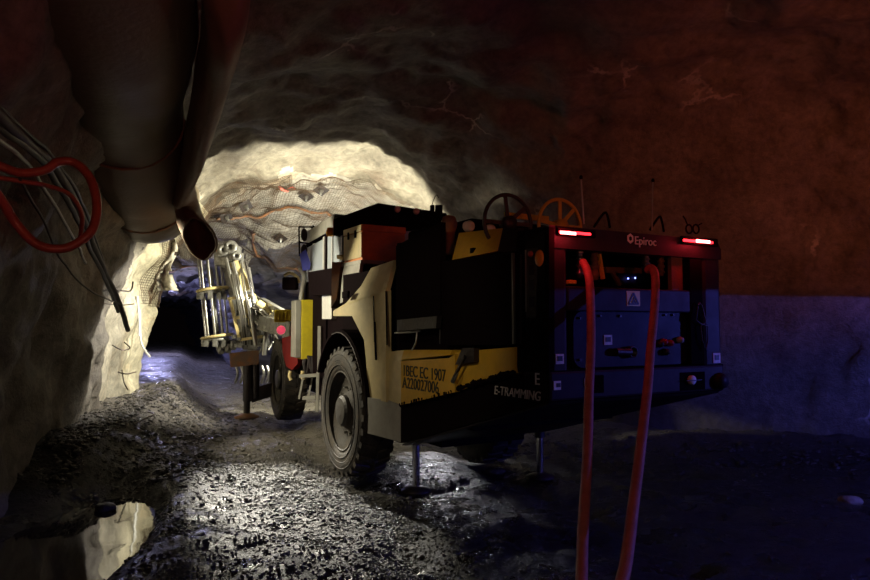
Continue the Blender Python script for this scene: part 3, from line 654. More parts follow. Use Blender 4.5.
# logo and lettering
def rearM(b, z, a=-.013): return Matrix.Translation((b, a, z)) @ Matrix.Rotation(PI/2, 4, 'X')
lp = FP(634, 243.5, -.013)
text_mesh('Epiroc', .092, M['text'], beam, rearM(lp.x+.005, lp.z-.005))
c_ = FP(630.5, 238.5, -.013); mb = MB()
hx = [c_+Vector((math.sin(k*PI/3)*.036, 0, math.cos(k*PI/3)*.04)) for k in range(6)]; hi = [c_+Vector((math.sin(k*PI/3)*.017, 0, math.cos(k*PI/3)*.019)) for k in range(6)]
mb.add(hx+hi+[p+Vector((0,.004,0)) for p in hx+hi], [(k,(k+1)%6,(k+1)%6+6,k+6) for k in range(6)]+[(k+12,(k+1)%6+12,(k+1)%6,k) for k in range(6)])
part(mb, 'emblem', 'text', beam)
def sideM(p, rot=0.0):   # text on left side plane, reading towards the rear (+ -a)
    return Matrix.Translation(p) @ Matrix(((0,0,-1,0),(-1,0,0,0),(0,1,0,0),(0,0,0,1))) @ Matrix.Rotation(rot, 4, 'Z')
p = SP(494, 394, -.004); text_mesh('E-TRAMMING', .098, M['textg'], ch, sideM(p, .0), shear=.15)
p = SP(534.5, 384.5, -.004); text_mesh('E', .125, M['text'], ch, sideM(p))
p = SP(402.5, 375.5, -.054); text_mesh('1BEC EC 1907', .152, M['ink'], tank, sideM(p) @ Matrix.Diagonal((.92,1,1,1)))
p = SP(402.5, 387.5, -.054); text_mesh('A220027006', .152, M['ink'], tank, sideM(p) @ Matrix.Diagonal((.92,1,1,1)))
# tail lights
for x0, x1, y, hot in ((556,594,233,(560,576)), (680,716,241.5,(696,710))):
    mb = MB(); b0, b1, z0, z1 = rrect(x0, y-4, x1, y+4, -.012); mb.box(b0, b1, -.035, -.008, z0, z1, .008); h_ = part(mb, 'tail_lamp_housing', 'black')
    mb = MB(); b2, b3, z2, z3 = rrect(x0+3, y-1.2, x1-4, y+1.2, -.035); mb.box(b2, b3, -.048, -.033, z2, z3, .004); part(mb, 'tail_lamp', 'tail', h_, 'glowing red bar lamp')
    mb = MB(); b2, b3, z2, z3 = rrect(hot[0], y-1.5, hot[1], y+1.5, -.048); mb.box(b2, b3, -.052, -.046, z2, z3, .003); part(mb, 'lamp_core', 'tailhot', h_)
# stickers and small things on the rear
def sticker(x0, y0, x1, y1, mt, parent=None, a=-.004):
    mb = MB(); b0, b1, z0, z1 = rrect(x0, y0, x1, y1, a); mb.box(b0, b1, a, a+.004, z0, z1); return part(mb, 'sticker', mt, parent)
st = sticker(627, 291, 640, 306, 'sticker')
c_ = [FP(633.5,293,-.006), FP(628.6,304,-.006), FP(638.6,304,-.006)]; cc = (c_[0]+c_[1]+c_[2])/3; mb = MB()
for i in range(3): mb.bar(c_[i], c_[(i+1)%3], .014, .004, up=(0,1,0))
mb.bar(cc+Vector((-.012,0,-.02)), cc+Vector((.010,0,.025)), .012, .004, up=(0,1,0)); mb.bar(cc+Vector((-.02,0,-.012)), cc+Vector((.03,0,-.015)), .012, .004, up=(0,1,0)); mb.bar(cc+Vector((.005,0,.005)), cc+Vector((.022,0,-.018)), .010, .004, up=(0,1,0))
part(mb, 'warning_triangle', 'ink', st)
for x0, y0, x1, y1, mt in ((556,354,564,364,'textg'), (554,381,561,390,'text'), (608.5,335,616.5,345,'textg'), (713.5,353,720.5,363,'textg'), (584.5,378,589,386,'textg')):
    s_ = sticker(x0, y0, x1, y1, mt, None, -.006 if y0 < 370 or x0 > 600 else -.018)
    if x0 in (608.5,): s_.location.y = .045
    mb = MB(); b0, b1, z0, z1 = rrect(x0+1.5, y0+2, x1-1.5, y1-3, -.008); mb.box(b0, b1, -.010 if y0 < 370 or x0 > 600 else -.021, -.005, z0, z1); q = part(mb, 'printed_mark', 'ink', s_)
# bumper lamp, recesses, socket, coupler
for x, y in ((691,380),):
    c_ = FP(x, y, -.02); mb = MB(); b0, b1, z0, z1 = rrect(680, 372, 705, 390, -.014); mb.box(b0, b1, -.016, .0, z0, z1, .004); hs = part(mb, 'lamp_recess', 'black', bump)
    mb = MB(); mb.lathe([(0,-.03),(.03,-.028),(.038,-.02),(.038,.01),(0,.01)], c_, (0,1,0), 20); part(mb, 'round_lamp', 'text', hs, 'round white reflector lamp')
    mb = MB(); mb.bar(c_+Vector((-.09,-.032,.0)), c_+Vector((.09,-.032,0)), .006, .006); part(mb, 'lamp_guard', 'blackm', hs)
mb = MB(); b0, b1, z0, z1 = rrect(594, 375, 604, 393, -.014); mb.box(b0, b1, -.016, 0, z0, z1, .004); part(mb, 'tow_slot', 'black', bump)
c_ = FP(720, 381, -.02); mb = MB(); mb.lathe([(.0,-.05),(.055,-.045),(.07,-.01),(.07,.05),(0,.05)], c_, (0,1,0), 16); part(mb, 'corner_roller', 'rear')
c_ = FP(631, 352, .03); mb = MB(); mb.lathe([(0,.01),(.034,.01),(.036,-.03),(.045,-.03),(.045,.03)], c_, (0,1,0), 20); mb.tube([c_+Vector((-.02,-.01,0)), c_+Vector((-.17,-.01,.005))], .03, 10); part(mb, 'charging_socket', 'blackm', pan)
for x, y, mt in ((664,342,'red'), (670,343,'red'), (680,340,'greyp'), (666,352,'blackm'), (660,344,'blackm')):
    c_ = FP(x, y, .03); mb = MB(); mb.lathe([(0,-.03),(.022,-.025),(.028,.0),(.028,.03)], c_, (0,1,0), 12); part(mb, 'hydraulic_coupling', mt, pan)
mb = MB()
for x, y in ((665,315),(673,315),(620,316),(600,316),(580,318),(580,360),(684,360)): c_ = FP(x, y, .04); mb.cyl(c_, c_+Vector((0,-.01,0)), .010, 8)
part(mb, 'panel_bolts', 'blackm', pan)
# side lamps on rear cheek
mb = MB(); spoly(mb, [(526,249),(537,248),(536,318),(526,318)], .004, -.006); slot = part(mb, 'side_slot_shade', 'blackm', cheek)  # flat dark plate stands in for the shade of a recess
c_ = SP(539.5,258,-.01); mb = MB(); mb.add([c_+Vector((-.022*math.cos(i*PI/10), .05*math.cos(j*PI/10)*math.sin(i*PI/10), .062*math.sin(j*PI/10)*math.sin(i*PI/10))) for i in range(6) for j in range(20)], [(i*20+j, i*20+(j+1)%20, i*20+20+(j+1)%20, i*20+20+j) for i in range(5) for j in range(20)], True); part(mb, 'side_marker_lamp', 'amber', cheek, 'oval amber marker lamp')
c_ = SP(531,254,-.012); mb = MB(); mb.lathe([(0,.02),(.018,.018),(.024,0)], c_, (-1,0,0), 12); part(mb, 'stop_button', 'red', cheek)
for y in (270, 285, 302): c_ = SP(531,y,-.012); mb = MB(); mb.box(c_.x, c_.x+.01, c_.y-.03, c_.y+.03, c_.z-.04, c_.z+.04, .004); part(mb, 'valve_plate', 'rearblue', cheek)
mb = MB(); mb.bar(SP(525.5,250,-.012), SP(526,312,-.012), .008, .008); part(mb, 'slot_edge', 'steel', cheek)
# inside the rear opening: couplings and struts
def coupling(px, py0, py1, a, r, mt):
    t_ = FP(px, py0, a); q_ = FP(px, py1, a); mb = MB(); L_ = (t_-q_).length; pf = []
    for k in range(9): pf += [(r*(1 if k % 2 else .72), L_*k/8), (r*(1 if k % 2 else .72), L_*(k+.8)/8)]
    mb.lathe([(0,0)]+pf[:-2]+[(0,L_)], q_, (0,0,1), 14); return part(mb, 'swivel_coupling', mt)
coupling(580,250,278,.12,.030,'steel'); coupling(595,249,280,.14,.038,'rust'); coupling(646,254,270,.12,.035,'steel'); coupling(661,254,276,.14,.032,'rust')
mb = MB(); mb.bar(FP(599,254,.10), FP(603,279,.10), .03, .02); part(mb, 'yellow_strut', 'yel'); mb = MB(); rbox(mb, 570, 280, 577, 284, .05, .05); part(mb, 'yellow_clip', 'yel')
mb = MB(); mb.bar(FP(604,270,.5), FP(640,271,.5), .05, .05); mb.bar(FP(612,272,.5), FP(620,285,.5), .03, .03); part(mb, 'inner_bar', 'rust')
mb = MB(); rbox(mb, 618, 268, 640, 284, .9, .1); part(mb, 'control_box', 'rearblue')
for x, y in ((628,278.5),(635,278)): c_ = FP(x, y, .88); mb = MB(); mb.lathe([(0,-.01),(.008,-.006),(.010,.0)], c_, (0,1,0), 8); part(mb, 'indicator_led', 'led')
# support jacks
for (px, py, b) in ((416,487,0), (540,478,0)):
    g_ = G(px, py); gz = fh(g_.x, g_.y); top = .95
    mb = MB(RINV); mb.cyl((g_.x,g_.y,top), (g_.x,g_.y,.48), .06, 16); jk = part(mb, 'rear_jack', 'blackm')
    mb = MB(RINV); mb.cyl((g_.x,g_.y,.7), (g_.x,g_.y,gz+.03), .042, 16); part(mb, 'jack_rod', 'chrome', jk, 'bright chrome jack rod')
    mb = MB(RINV); mb.lathe([(0,-.02),(.17,-.02),(.17,.01),(.06,.05),(0,.05)], (g_.x,g_.y,gz+.0), (0,0,1), 20); part(mb, 'jack_foot', 'blackm', jk)
# front jack
g_ = G(246, 418); gz = fh(g_.x, g_.y); Yj = g_.y
def JX(px, py): return D(px, py, Yj)
mb = MB(RINV); mb.cyl(JX(248,362), JX(248,401), .10, 18); mb.cyl(JX(256,362), JX(256,398), .07, 14); fj = part(mb, 'front_jack', 'blackm')
mb = MB(RINV); q_ = JX(247,400); mb.cyl((q_.x,q_.y,q_.z+.1), (q_.x,q_.y,gz+.02), .065, 16); part(mb, 'jack_rod', 'cable', fj)
mb = MB(RINV); mb.lathe([(0,-.04),(.24,-.04),(.24,0),(.08,.06),(0,.06)], (q_.x,q_.y,gz+.02), (0,0,1), 20); part(mb, 'jack_foot', 'rust', fj)
mb = MB(RINV); mb.prism([JX(230,353), JX(259,350), JX(259,364), JX(231,367)], (.03,-.14,0)); part(mb, 'jack_beam_end', 'rust', fj, 'brown rusty beam end plate')
mb = MB(RINV); mb.bar(JX(250,396), D(275,388,13.6), .16, .26); part(mb, 'jack_arm', 'blackm', fj)
# fender, yellow box, step etc. on the front frame ------------------------------
mb = MB(RINV); Yf = 12.25
mb.prism([D(282,338,Yf), D(297,334,Yf), D(297.5,364,Yf), D(292,370,Yf), D(286,366,Yf), D(282.5,352,Yf)], (.10,.45,0)); fr_ = part(mb, 'front_fender', 'red', None, 'red front fender end with rounded bottom')
mb = MB(RINV); c_ = D(281,330,Yf); mb.lathe([(0,-.10),(.06,-.08),(.08,0),(.07,.05),(0,.05)], c_, (0,1,0), 16); part(mb, 'marker_lamp', 'pink', None, 'round pink red marker lamp')
c_ = FRONT.inverted() @ D(301.5, 330, 11.66)
mb = MB(F2R); mb.box(c_.x, c_.x+.30, c_.y, c_.y+.45, 1.23, 2.25, .01); yb = part(mb, 'yellow_cabinet', 'yelb')
mb = MB(F2R); mb.box(c_.x-.10, c_.x-.005, c_.y+.01, c_.y+.45, 1.26, 2.24, .008); part(mb, 'cabinet_side', 'greyp', yb)
mb = MB(F2R); mb.box(c_.x+.23, c_.x+.25, c_.y-.012, c_.y, 1.25, 2.23); part(mb, 'cabinet_seam', 'yel', yb)
mb = MB(F2R); mb.box(c_.x+.33, c_.x+.42, c_.y-.35, c_.y+.2, 1.0, 2.45); part(mb, 'pipe_column', 'black')
mb = MB(RINV); mb.bar(D(319.5,326,11.0), D(319,372,11.0), .05, .05); mb.bar(D(318,372,11.0), D(317,412,11.0), .045, .045); part(mb, 'grey_upright', 'greyp')
mb = MB(RINV)
for x0, x1 in ((300,318),(303,316)):
    y_ = 376 if x0 == 300 else 398
    mb.bar(D(x0,y_,11.4), D(x1,y_-1,11.4), .14, .05)
mb.bar(D(303,378,11.5), D(299,399,11.5), .03); mb.bar(D(312,378,11.5), D(308,399,11.5), .03); part(mb, 'ladder_step', 'greyp')
for x in (290.5, 303): mb = MB(RINV); mb.tube(smoothpath([D(x,371,11.8), D(x-1,376,11.8), D(x+.5,380,11.8)], 4), .03, 8); part(mb, 'short_hose', 'cream')
# dark bits under the yellow cabinet
mb = MB(RINV)
for k in range(16):
    x = 298+random.random()*22; y0 = 355+random.random()*5; y1 = y0+6+random.random()*12; mb.tube([D(x,y0,11.7), D(x+random.uniform(-2,2),y1,11.7)], .02, 6)
part(mb, 'hose_ends', 'blackm')
# cab ---------------------------------------------------------------------------
CW = 1.55; CL = 2.9; ZR = 3.5
mb = MB(F2R)
cr0 = FF(378, 203, -.05); cr1 = FF(446, 213, .0); cl0 = FF(334, 219, .02)
rf = [(-.02,CL,ZR-.02),(-.02,.55,ZR-.02),(cl0.x,.06,cl0.z),(cr0.x,-.05,cr0.z),(cr1.x,0,cr1.z),(cr1.x+.10,.12,cr1.z-.06),(CW+.02,CL,ZR-.02)]
top = [Vector(p) for p in rf]; dn = [p-Vector((0,0,.23)) for p in top]; ct = Vector((CW/2,CL/2,ZR+.09)); n = len(top)
mb.add(top+dn+[ct], [(k,(k+1)%n,2*n) for k in range(n)]+[(k,(k+1)%n,(k+1)%n+n,k+n) for k in range(n)]+[tuple(range(n,2*n))]); roof = part(mb, 'cab_roof', 'black')
mb = MB(F2R); mb.prism([(-.03,.55,ZR-.24),(-.03,CL,ZR-.24),(-.03,CL,ZR-.03),(-.03,.55,ZR-.03)], (.012,0,0)); mb.prism([(cl0.x-.01,.04,cl0.z-.22),(-.03,.55,ZR-.24),(-.03,.55,ZR-.03),(cl0.x-.01,.04,cl0.z-.01)], (.012,0,0)); part(mb, 'roof_side_trim', 'greyp', roof)
for px, py in ((398,209),(417,211)):
    p = FF(px, py, -.07); mb = MB(F2R); mb.lathe([(0,-.012),(.03,-.01),(.042,.0),(.047,.02),(.047,.07),(0,.07)], p, (0,1,0), 24, smooth=False); part(mb, 'roof_lamp', 'lens', roof, 'round orange tinted rear roof lamp')
mb = MB(F2R)
for px in (433, 438, 441): 
    p = FF(px, 208, .1); mb.box(p.x-.03, p.x+.03, .1, .16, p.z-.12, p.z+.05, .01)
part(mb, 'roof_bracket', 'black', roof)
mb = MB(RINV); mb.tube(smoothpath([D(431.5,214,10.4), D(432.5,203,10.4), D(436.5,195,10.4), D(438.5,198,10.4)], 6), .007, 6); part(mb, 'cab_antenna', 'black')
# posts, body, glass
mb = MB(F2R)
for x, y in ((.04,.06),(CW-.04,.06),(.04,CL-.06),(CW-.04,CL-.06),(.04,1.2)): mb = MB(F2R); mb.box(x-.05, x+.05, y-.05, y+.05, 1.2, ZR-.2); part(mb, 'cab_post', 'black')
mb = MB(F2R); mb.box(.02, CW-.02, .02, CL-.02, .95, 2.55, .02); cb = part(mb, 'cab_body', 'black')
mb = MB(F2R); mb.box(.0, .015, .35, 1.12, 2.58, ZR-.3); mb.box(.0, .015, 1.28, CL-.14, 2.58, ZR-.3); part(mb, 'side_window', 'glass', cb)
mb = MB(F2R); mb.box(.12, CW-.12, .05, .06, 2.58, ZR-.3); mb.box(.12, CW-.12, CL-.06, CL-.05, 2.0, ZR-.3); part(mb, 'cab_window', 'glass', cb)
for y0_, y1_ in ((.10,.16),(1.25,1.32),(.7,.73)): mb = MB(F2R); mb.box(-.03, .0, y0_, y1_, 2.4, ZR-.28); part(mb, 'door_post', 'white', cb)
mb = MB(F2R); mb.lathe([(0,0),(.06,.0),(.07,.05),(.05,.12),(0,.13)], FS(330.5,236,-.10), (0,0,1), 14); part(mb, 'beacon', 'amber')
mb = MB(RINV); mb.box(0,0,0,0,0,0); mb = MB(F2R); mb.prism([FS(308,272,-.15), FS(332,268,-.15), FS(332,294,-.15), FS(309,296,-.15)], (.2,0,0)); part(mb, 'side_locker', 'black')
mb = MB(F2R); mb.prism([FS(322,295,-.05), FS(331.5,294,-.05), FS(331.5,319,-.05), FS(322,319,-.05)], (.08,0,0)); part(mb, 'white_panel', 'white')
mb = MB(F2R); mb.box(-.05, .28, -.25, .0, 2.35, 2.70, .02); mb.prism([(-.1,-.25,2.70),(.3,-.25,2.70),(.3,.1,2.80),(-.1,.1,2.76)], (0,0,.05)); part(mb, 'yellow_bracket_box', 'yel')
mb = MB(RINV); mb.prism([D(332,262,9.3), D(341,262,9.3), D(336,300,9.3), D(331,308,9.3)], (.1,.5,0)); part(mb, 'brown_guard', 'rust')
# orange storage box and grey post below it
o_ = Vector((0,0,0))
ZB1 = 3.02; Yb = 8.75
p0 = RINV @ D(362.5, 226, Yb); p1 = RINV @ D(404, 226, Yb*1.02); zb = (D(363,251,Yb)).z; zt = D(363,224,Yb).z
mb = MB(); mb.box(p0.x, p0.x+.62, p0.y, p0.y+.62, zb-.12, zt-.09, .012); sb = part(mb, 'storage_box', 'orange')
mb = MB(); mb.box(p0.x-.01, p0.x+.63, p0.y-.01, p0.y+.63, zt-.09, zt, .012); part(mb, 'box_lid', 'orange', sb)
mb = MB(); mb.box(p0.x-.016, p0.x-.004, p0.y-.0, p0.y+.61, zb-.08, zt-.10); part(mb, 'lit_box_side', 'cream', sb, 'cream side of the box with its bright light in the colour')  # orange box sides skinned in cream for the white light on them
mb = MB(); mb.box(p0.x-.022, p0.x-.01, p0.y-.0, p0.y+.61, zt-.088, zt-.01); part(mb, 'lit_lid_side', 'cream', sb, 'cream side of the lid with its bright light in the colour')
for yy in (.16, .40): mb = MB(); mb.box(p0.x-.034, p0.x-.012, p0.y+yy, p0.y+yy+.045, zt-.16, zt-.06, .008); part(mb, 'latch', 'black', sb)
mb = MB(); mb.box(p0.x-.03, p0.x+.3, p0.y-.02, p0.y+.66, zb-.16, zb-.115); part(mb, 'box_shelf', 'greyp')
mb = MB(); mb.prism([(p0.x-.02, p0.y+.02, zb-.16), (p0.x-.02, p0.y+.62, zb-.16), (p0.x-.04, p0.y+.68, zb-.66), (p0.x-.04, p0.y+.12, zb-.56)], (.05,0,0)); part(mb, 'box_support', 'greyp')
mb = MB(); mb.box(p0.x+.1, p0.x+1.3, p0.y+.1, p0.y+.9, 2.3, zb-.12); part(mb, 'dark_cabinet', 'black')
mb = MB(); s1 = SP(346,294,-.08); mb.box(s1.x-.03, s1.x, s1.y-.12, s1.y+.06, s1.z-.05, s1.z+.03, .008); part(mb, 'panel_latch', 'black')
# mirrors, blue can, work lamp
Ym = 11.9
mb = MB(RINV)
for seg in (((299,227),(312,227)), ((299,227),(299.5,256)), ((312,227),(311,262)), ((299,242),(311,244))): mb.bar(D(*seg[0],Ym), D(*seg[1],Ym), .025)
mb.bar(D(313,226,Ym), D(316,232,11.6), .03); mir = part(mb, 'mirror_frame', 'black')
for y0 in (229, 245):
    mb = MB(RINV); pts = [D(304.5+3.2*math.cos(t*PI/8), y0+6+6.5*math.sin(t*PI/8), Ym) for t in range(16)]; mb.prism(pts, (0,-.05,0)); part(mb, 'mirror', 'rub', mir)
mb = MB(RINV); mb.bar(D(314.5,234,Ym), D(314,268,Ym), .05); part(mb, 'white_pole', 'white')
mb = MB(RINV); mb.prism([D(300,255,Ym-.1), D(306,250,Ym-.1), D(311,264,Ym-.1), D(310,270,Ym-.1), D(303,271,Ym-.1)], (.02,-.14,0)); part(mb, 'blue_can', 'blue', None, 'blue plastic can beneath the mirror')
mb = MB(RINV); mb.tube(smoothpath([D(300,268,Ym), D(304,276,Ym), D(302,292,Ym), D(301,300,Ym)], 5), .045, 8); part(mb, 'lamp_arm', 'greyp')
mb = MB(RINV); mb.box(0,0,0,0,0,0); c_ = D(291,283,Ym)
mb = MB(RINV); mb.box(c_.x-.14, c_.x+.12, c_.y-.1, c_.y+.1, c_.z-.12, c_.z+.10, .03); wl = part(mb, 'work_lamp', 'black')
mb = MB(RINV); mb.tube(smoothpath([D(284,276,Ym), D(290,273,Ym), D(297,277,Ym), D(299,283,Ym)], 5), .03, 8); part(mb, 'lamp_hood', 'cream', wl)
# front roof work lamps (they light the rock ahead)
for x in (.25, .75, 1.3):
    mb = MB(F2R); mb.box(x-.10, x+.10, CL+.0, CL+.10, ZR-.18, ZR-.04, .015); fl = part(mb, 'front_work_lamp', 'black')
    mb = MB(F2R); mb.box(x-.08, x+.08, CL+.10, CL+.115, ZR-.165, ZR-.055); part(mb, 'lamp_lens', 'lamp', fl)

# boom --------------------------------------------------------------------------
Yb = 14.6
def BD(px, py, dy=0): return D(px, py, Yb+dy)
boom = None
mb = MB(RINV); mb.bar(D(296,330,12.8), BD(262,322,-.2), .26, .30); mb.bar(BD(262,322,-.2), BD(248,318,.3), .22, .26)
mb.bar(D(300,322,13), BD(262,300), .10, .10); boom = part(mb, 'boom', 'boom')
# rod magazine
cx0, cy0 = BD(209.5,260,.0), BD(218,345,.0); ax0 = (cy0-cx0)
for k in range(9):
    a = k*2*PI/9; off = Vector((math.cos(a)*.235, math.sin(a)*.235, 0))
    mb = MB(RINV); mb.cyl(cx0+off, cy0+off, .022, 8); o = part(mb, 'drill_rod', 'rust' if k == 4 else 'steel')
for t_, nm, mt in ((.35,'magazine_ring','yelb'), (.90,'magazine_ring','yelb')):
    c_ = cx0+ax0*t_; mb = MB(RINV); mb.tube([c_+Vector((math.cos(a*PI/12)*.31, math.sin(a*PI/12)*.31, .05*math.cos(a*PI/12))) for a in range(24)], .032, 8, closed=True); rg = part(mb, nm, 'cream', None, 'pale yellow magazine ring')
    mb = MB(RINV); mb.lathe([(.0,-.10),(.24,-.10),(.28,-.08),(.28,-.03),(.1,-.02),(0,-.02)], c_, (0,0,1), 18)
    for k in range(9): a = k*2*PI/9; p = c_+Vector((math.cos(a)*.27, math.sin(a)*.27, -.16)); mb.box(p.x-.04,p.x+.04,p.y-.04,p.y+.04,p.z-.05,p.z+.09)
    part(mb, 'rod_clamp', 'boom', rg)
mb = MB(RINV); mb.cyl(cx0+ax0*.1, cy0+Vector((.02,0,-.12)), .05, 10); part(mb, 'magazine_shaft', 'boom')
# beams of the feed
feed = [((231,252),(252,352),.13,.2,'boom'), ((222,256),(246,350),.08,.1,'boom'), ((241,262),(262,345),.09,.0,'boom'), ((234,262),(248,290),.15,-.25,'cream'), ((246,268),(250,292),.12,-.15,'boom')]
for (p, q, w, dy, mt) in feed: mb = MB(RINV); mb.bar(BD(*p,dy), BD(*q,dy), w, w*1.3); part(mb, 'feed_beam', mt)
mb = MB(RINV)
for (p, q) in (((228,299),(255,295)), ((230,299),(240,340)), ((243,297),(255,340)), ((254,295),(266,335)), ((239,340),(266,336)), ((236,318),(260,314))): mb.bar(BD(*p,-.3), BD(*q,-.3), .06)
part(mb, 'feed_frame', 'cream')
for (p, q, r, mt) in (((226,258),(236,296),.04,'steel'), ((245,262),(258,318),.035,'chrome'), ((258,303),(272,312),.08,'cream'), ((266,330),(264,355),.05,'steel'), ((249,300),(256,345),.05,'steel'), ((233,262),(243,300),.045,'steel')):
    mb = MB(RINV); mb.cyl(BD(*p,-.35), BD(*q,-.35), r, 12); part(mb, 'cylinder', mt)
# head at the top: chunky swivel pieces
mb = MB(RINV)
for x, y, sx, sy, sz in ((226,251,.16,.15,.14),(233,254,.14,.18,.18),(221,259,.13,.1,.16),(229,262,.12,.12,.14),(238,262,.10,.12,.2)):
    c_ = BD(x, y, -.1); mb.box(c_.x-sx, c_.x+sx, c_.y-sy, c_.y+sy, c_.z-sz, c_.z+sz, .04)
for x, y, r in ((224,250,.12),(231,247,.14),(237,256,.10)): c_ = BD(x, y, -.3); mb.lathe([(r*.4,-.06),(r,-.06),(r,.06),(r*.4,.06)], c_, (0,1,0), 18, closed=True)
part(mb, 'drill_head', 'boom')
mb = MB(RINV)
for k in range(26):
    x = random.uniform(232, 262); y = 300+random.random()*48; c_ = BD(x, y, random.uniform(-.3,.3)); a = random.uniform(.03,.08); mb = MB(RINV); mb.box(c_.x-a,c_.x+a,c_.y-.06,c_.y+.06,c_.z-a*random.uniform(.6,1.4),c_.z+a, .012); part(mb, 'valve_block', 'boom')
mb = MB(RINV)
for x, y in ((224,345),(228,349),(233,346),(221,350)): c_ = BD(x, y, -.1); mb.lathe([(0,-.09),(.06,-.08),(.08,0),(.05,.1),(0,.12)], c_, (0,0,1), 10)
part(mb, 'rod_gripper', 'boom')
for k in range(20):
    x0 = random.uniform(238, 262); y0 = random.uniform(292, 315); x1 = random.uniform(262, 285); y1 = random.uniform(318, 352); s_ = random.uniform(8, 22)
    pts = [BD(x0,y0,random.uniform(-.5,.3)), BD((x0+x1)/2+random.uniform(-3,6), (y0+y1)/2-s_*.4, random.uniform(-.6,.2)), BD(x1,y1-5,random.uniform(-.6,.1)), BD(x1-random.uniform(0,9),y1+s_*.7,random.uniform(-.4,.2))]
    mb = MB(RINV); mb.tube(smoothpath(pts, 5), random.uniform(.016,.03), 6); part(mb, 'boom_hose', 'steel' if k % 3 else 'cable')
for k in range(9):
    x0 = random.uniform(226, 244); pts = [BD(x0, 258, -.2), BD(x0+4, 285, -.45), BD(x0+10, 315, -.4), BD(x0+13, 345, -.2)]
    mb = MB(RINV); mb.tube(smoothpath(pts, 5), .014, 5); part(mb, 'feed_hose', 'cable' if k % 2 else 'steel')
c_ = D(284, 316, 13.0); mb = MB(RINV); mb.box(c_.x-.17, c_.x+.16, c_.y-.1, c_.y+.2, c_.z-.12, c_.z+.12, .02)
for k in range(5): mb.box(c_.x-.15+.065*k, c_.x-.12+.065*k, c_.y-.14, c_.y-.1, c_.z-.1+.02*(k%2), c_.z+.08, .005)
part(mb, 'valve_bank', 'yelb')
# feed base hanging below the arm
for x in (236, 241, 262, 267): mb = MB(RINV); mb.tube(smoothpath([BD(x,366,-.3), BD(x+2,374,-.35), BD(x-1,383,-.3)], 3), .03, 6); part(mb, 'lower_hose', 'steel')

# ------------------------------------------------------------------ supply hoses in front
def hose(pts, r, label):
    ps = smoothpath(pts, 10); ps = [p+Vector((.006*noise.noise(p*2), 0, 0)) for p in ps]; mb = MB(); mb.tube(ps, r, 14)
    return tag(mb.build('supply_hose', M['hose'], origin=ps[-1]), label, 'hose')
hose([D(583,262,5.02), D(587,270,4.95), D(590,285,4.85), D(591,315,4.72), D(590,370,4.45), D(588,430,4.15), D(585,500,3.75), D(582,575,3.35), D(575,700,2.6), (.42,1.6,.12), (.5,0,.06), (.3,-3,.05)], .030, 'red hose from the left coupling of the rig down past the camera')
hose([D(648,270,5.30), D(651,268,5.24), D(655,275,5.15), D(655,300,5.0), D(651,350,4.7), D(645,410,4.3), D(637,480,3.85), D(627,560,3.3), D(610,680,2.6), (.62,1.5,.12), (.8,0,.06), (.8,-3,.05)], .031, 'red hose from the right coupling of the rig, slanting to the floor')

# ------------------------------------------------------------------ lights
def light(kind, name, loc, energy, col, size=.1, rot=None, spot=None, blend=.05, target=None):
    l = bpy.data.lights.new(name, kind); l.energy = energy; l.color = col
    if kind != 'AREA': l.shadow_soft_size = size
    else: l.size = size
    if spot: l.spot_size = math.radians(spot); l.spot_blend = blend
    o = bpy.data.objects.new(name, l); C.objects.link(o); o.location = loc
    if target is not None: o.rotation_euler = Vector(target).to_track_quat('-Z', 'Y').to_euler()
    return o
# work lamps on the cab roof, facing forward
fwd = Vector((-math.sin(TH2), math.cos(TH2), 0))
lp0 = FRONT @ Vector((.75, CL+.30, ZR+.02))
lp0 = FRONT @ Vector((.75, CL+.75, 2.95))
light('SPOT', 'roof_work_light', lp0, 1050, (1,.94,.70), .12, spot=172, blend=.08, target=fwd+Vector((0,0,.42)))
# lamp on the boom shining back past the rig on the floor
b0 = Vector((-3.6, 12.1, 2.9)); light('SPOT', 'boom_work_light', b0, 3800, (1,.94,.80), .06, spot=23, blend=.9, target=Vector((-1.6, 7.4, 0))-b0)
# lamp by the mirror shining at the pillar, lamp under the duct shining on the cab's flank
b1 = Vector((-2.75, 11.7, 2.55)); light('SPOT', 'mirror_work_light', b1, 600, (1,.95,.86), .06, spot=94, blend=.6, target=Vector((-5.8, 11.6, .95))-b1)
b2 = Vector((-4.5, 9.0, 2.95)); light('SPOT', 'duct_work_light', b2, 880, (1,.90,.66), .08, spot=84, blend=.4, target=Vector((-1.5, 10.0, 1.55))-b2)
light('SPOT', 'mesh_fill_light', (-1.5, 15.4, 1.7), 330, (1,.95,.82), .1, spot=112, blend=.6, target=(-.3,.75,1))  # added fill hidden behind the cab, brightens the roof mesh
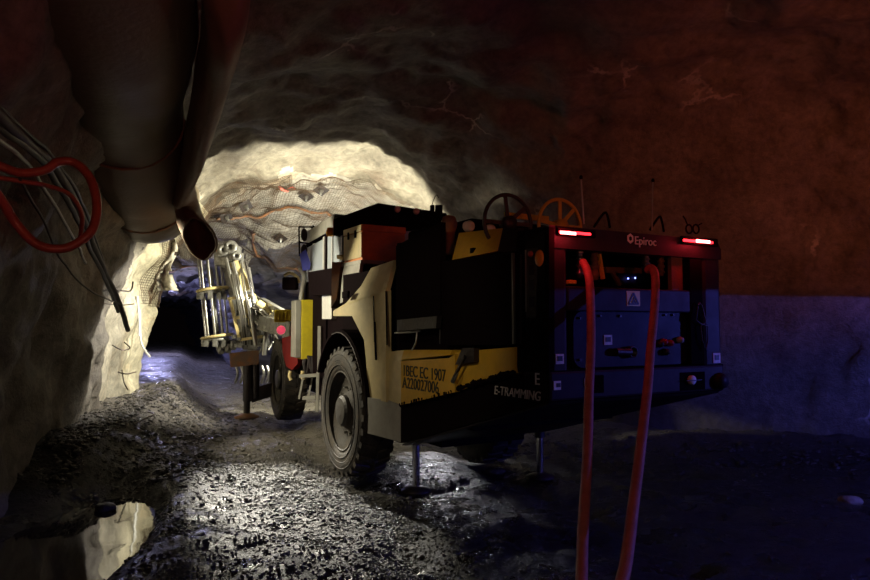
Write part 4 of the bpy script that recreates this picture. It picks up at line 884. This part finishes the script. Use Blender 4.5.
# added bluish fill lights, brighten the far drift
light('POINT', 'drift_fill', (-7, 19.0, 2.2), 80, (.62,.60,1), .2)
light('POINT', 'drift_fill', (-12.8, 31, 2.9), 500, (.5,.5,1), .2)
light('POINT', 'drift_fill', (-10.2, 26.5, 2.9), 50, (.5,.5,1), .2)
ub = Vector((-.1, 10.6, .6)); light('SPOT', 'underbody_fill', ub, 60, (.95,.93,1), .05, spot=80, blend=.6, target=Vector((.1,7.4,0))-ub)  # added unseen spot under the rig for glints on the wet floor
b3 = Vector((-2.0, 3.0, 3.0)); light('SPOT', 'flank_fill', b3, 75, (1,.80,.55), .1, spot=40, blend=.8, target=Vector((-.1, 6.3, 1.6))-b3)  # added unseen warm spot, brightens the tanks and flank
# red and blue lamps of the vehicles behind the camera
light('SPOT', 'red_vehicle_light', (7, 2, 2.0), 70, (1,.20,.08), .06, spot=176, blend=.02, target=Vector((0,0,1)))
light('SPOT', 'red_vehicle_light', (7, 2, 1.95), 420, (1,.22,.08), .06, spot=56, blend=.9, target=Vector((5.0,10.2,5.3))-Vector((7,2,1.95)))
light('SPOT', 'red_vehicle_light', (1.6, -4.5, 1.66), 170, (1,.12,.07), .06, spot=176, blend=.02, target=Vector((0,0,1)))
light('SPOT', 'blue_vehicle_light', (8, 5, 2.03), 400, (.11,.13,1), .02, spot=176, blend=0, target=Vector((-.04,.06,-1)))
light('POINT', 'hose_fill', (.3, .4, 2.4), 15, (1,.76,.62), .15)  # added warm fill beside the camera for the hoses and rear face
for px, py in ((568,233),(703,241.5)): light('POINT', 'tail_lamp_light', ROOT @ FP(px, py, -.10), 2.2, (1,.03,.05), .03)
S.cycles.diffuse_bounces = 1

w = bpy.data.worlds.new('world'); S.world = w; w.use_nodes = True
w.node_tree.nodes['Background'].inputs[0].default_value = (.02,.012,.015,1); w.node_tree.nodes['Background'].inputs[1].default_value = .05
S.view_settings.view_transform = 'Standard'; S.view_settings.look = 'None'; S.view_settings.exposure = 0; S.view_settings.gamma = 1; S.view_settings.use_curve_mapping = False
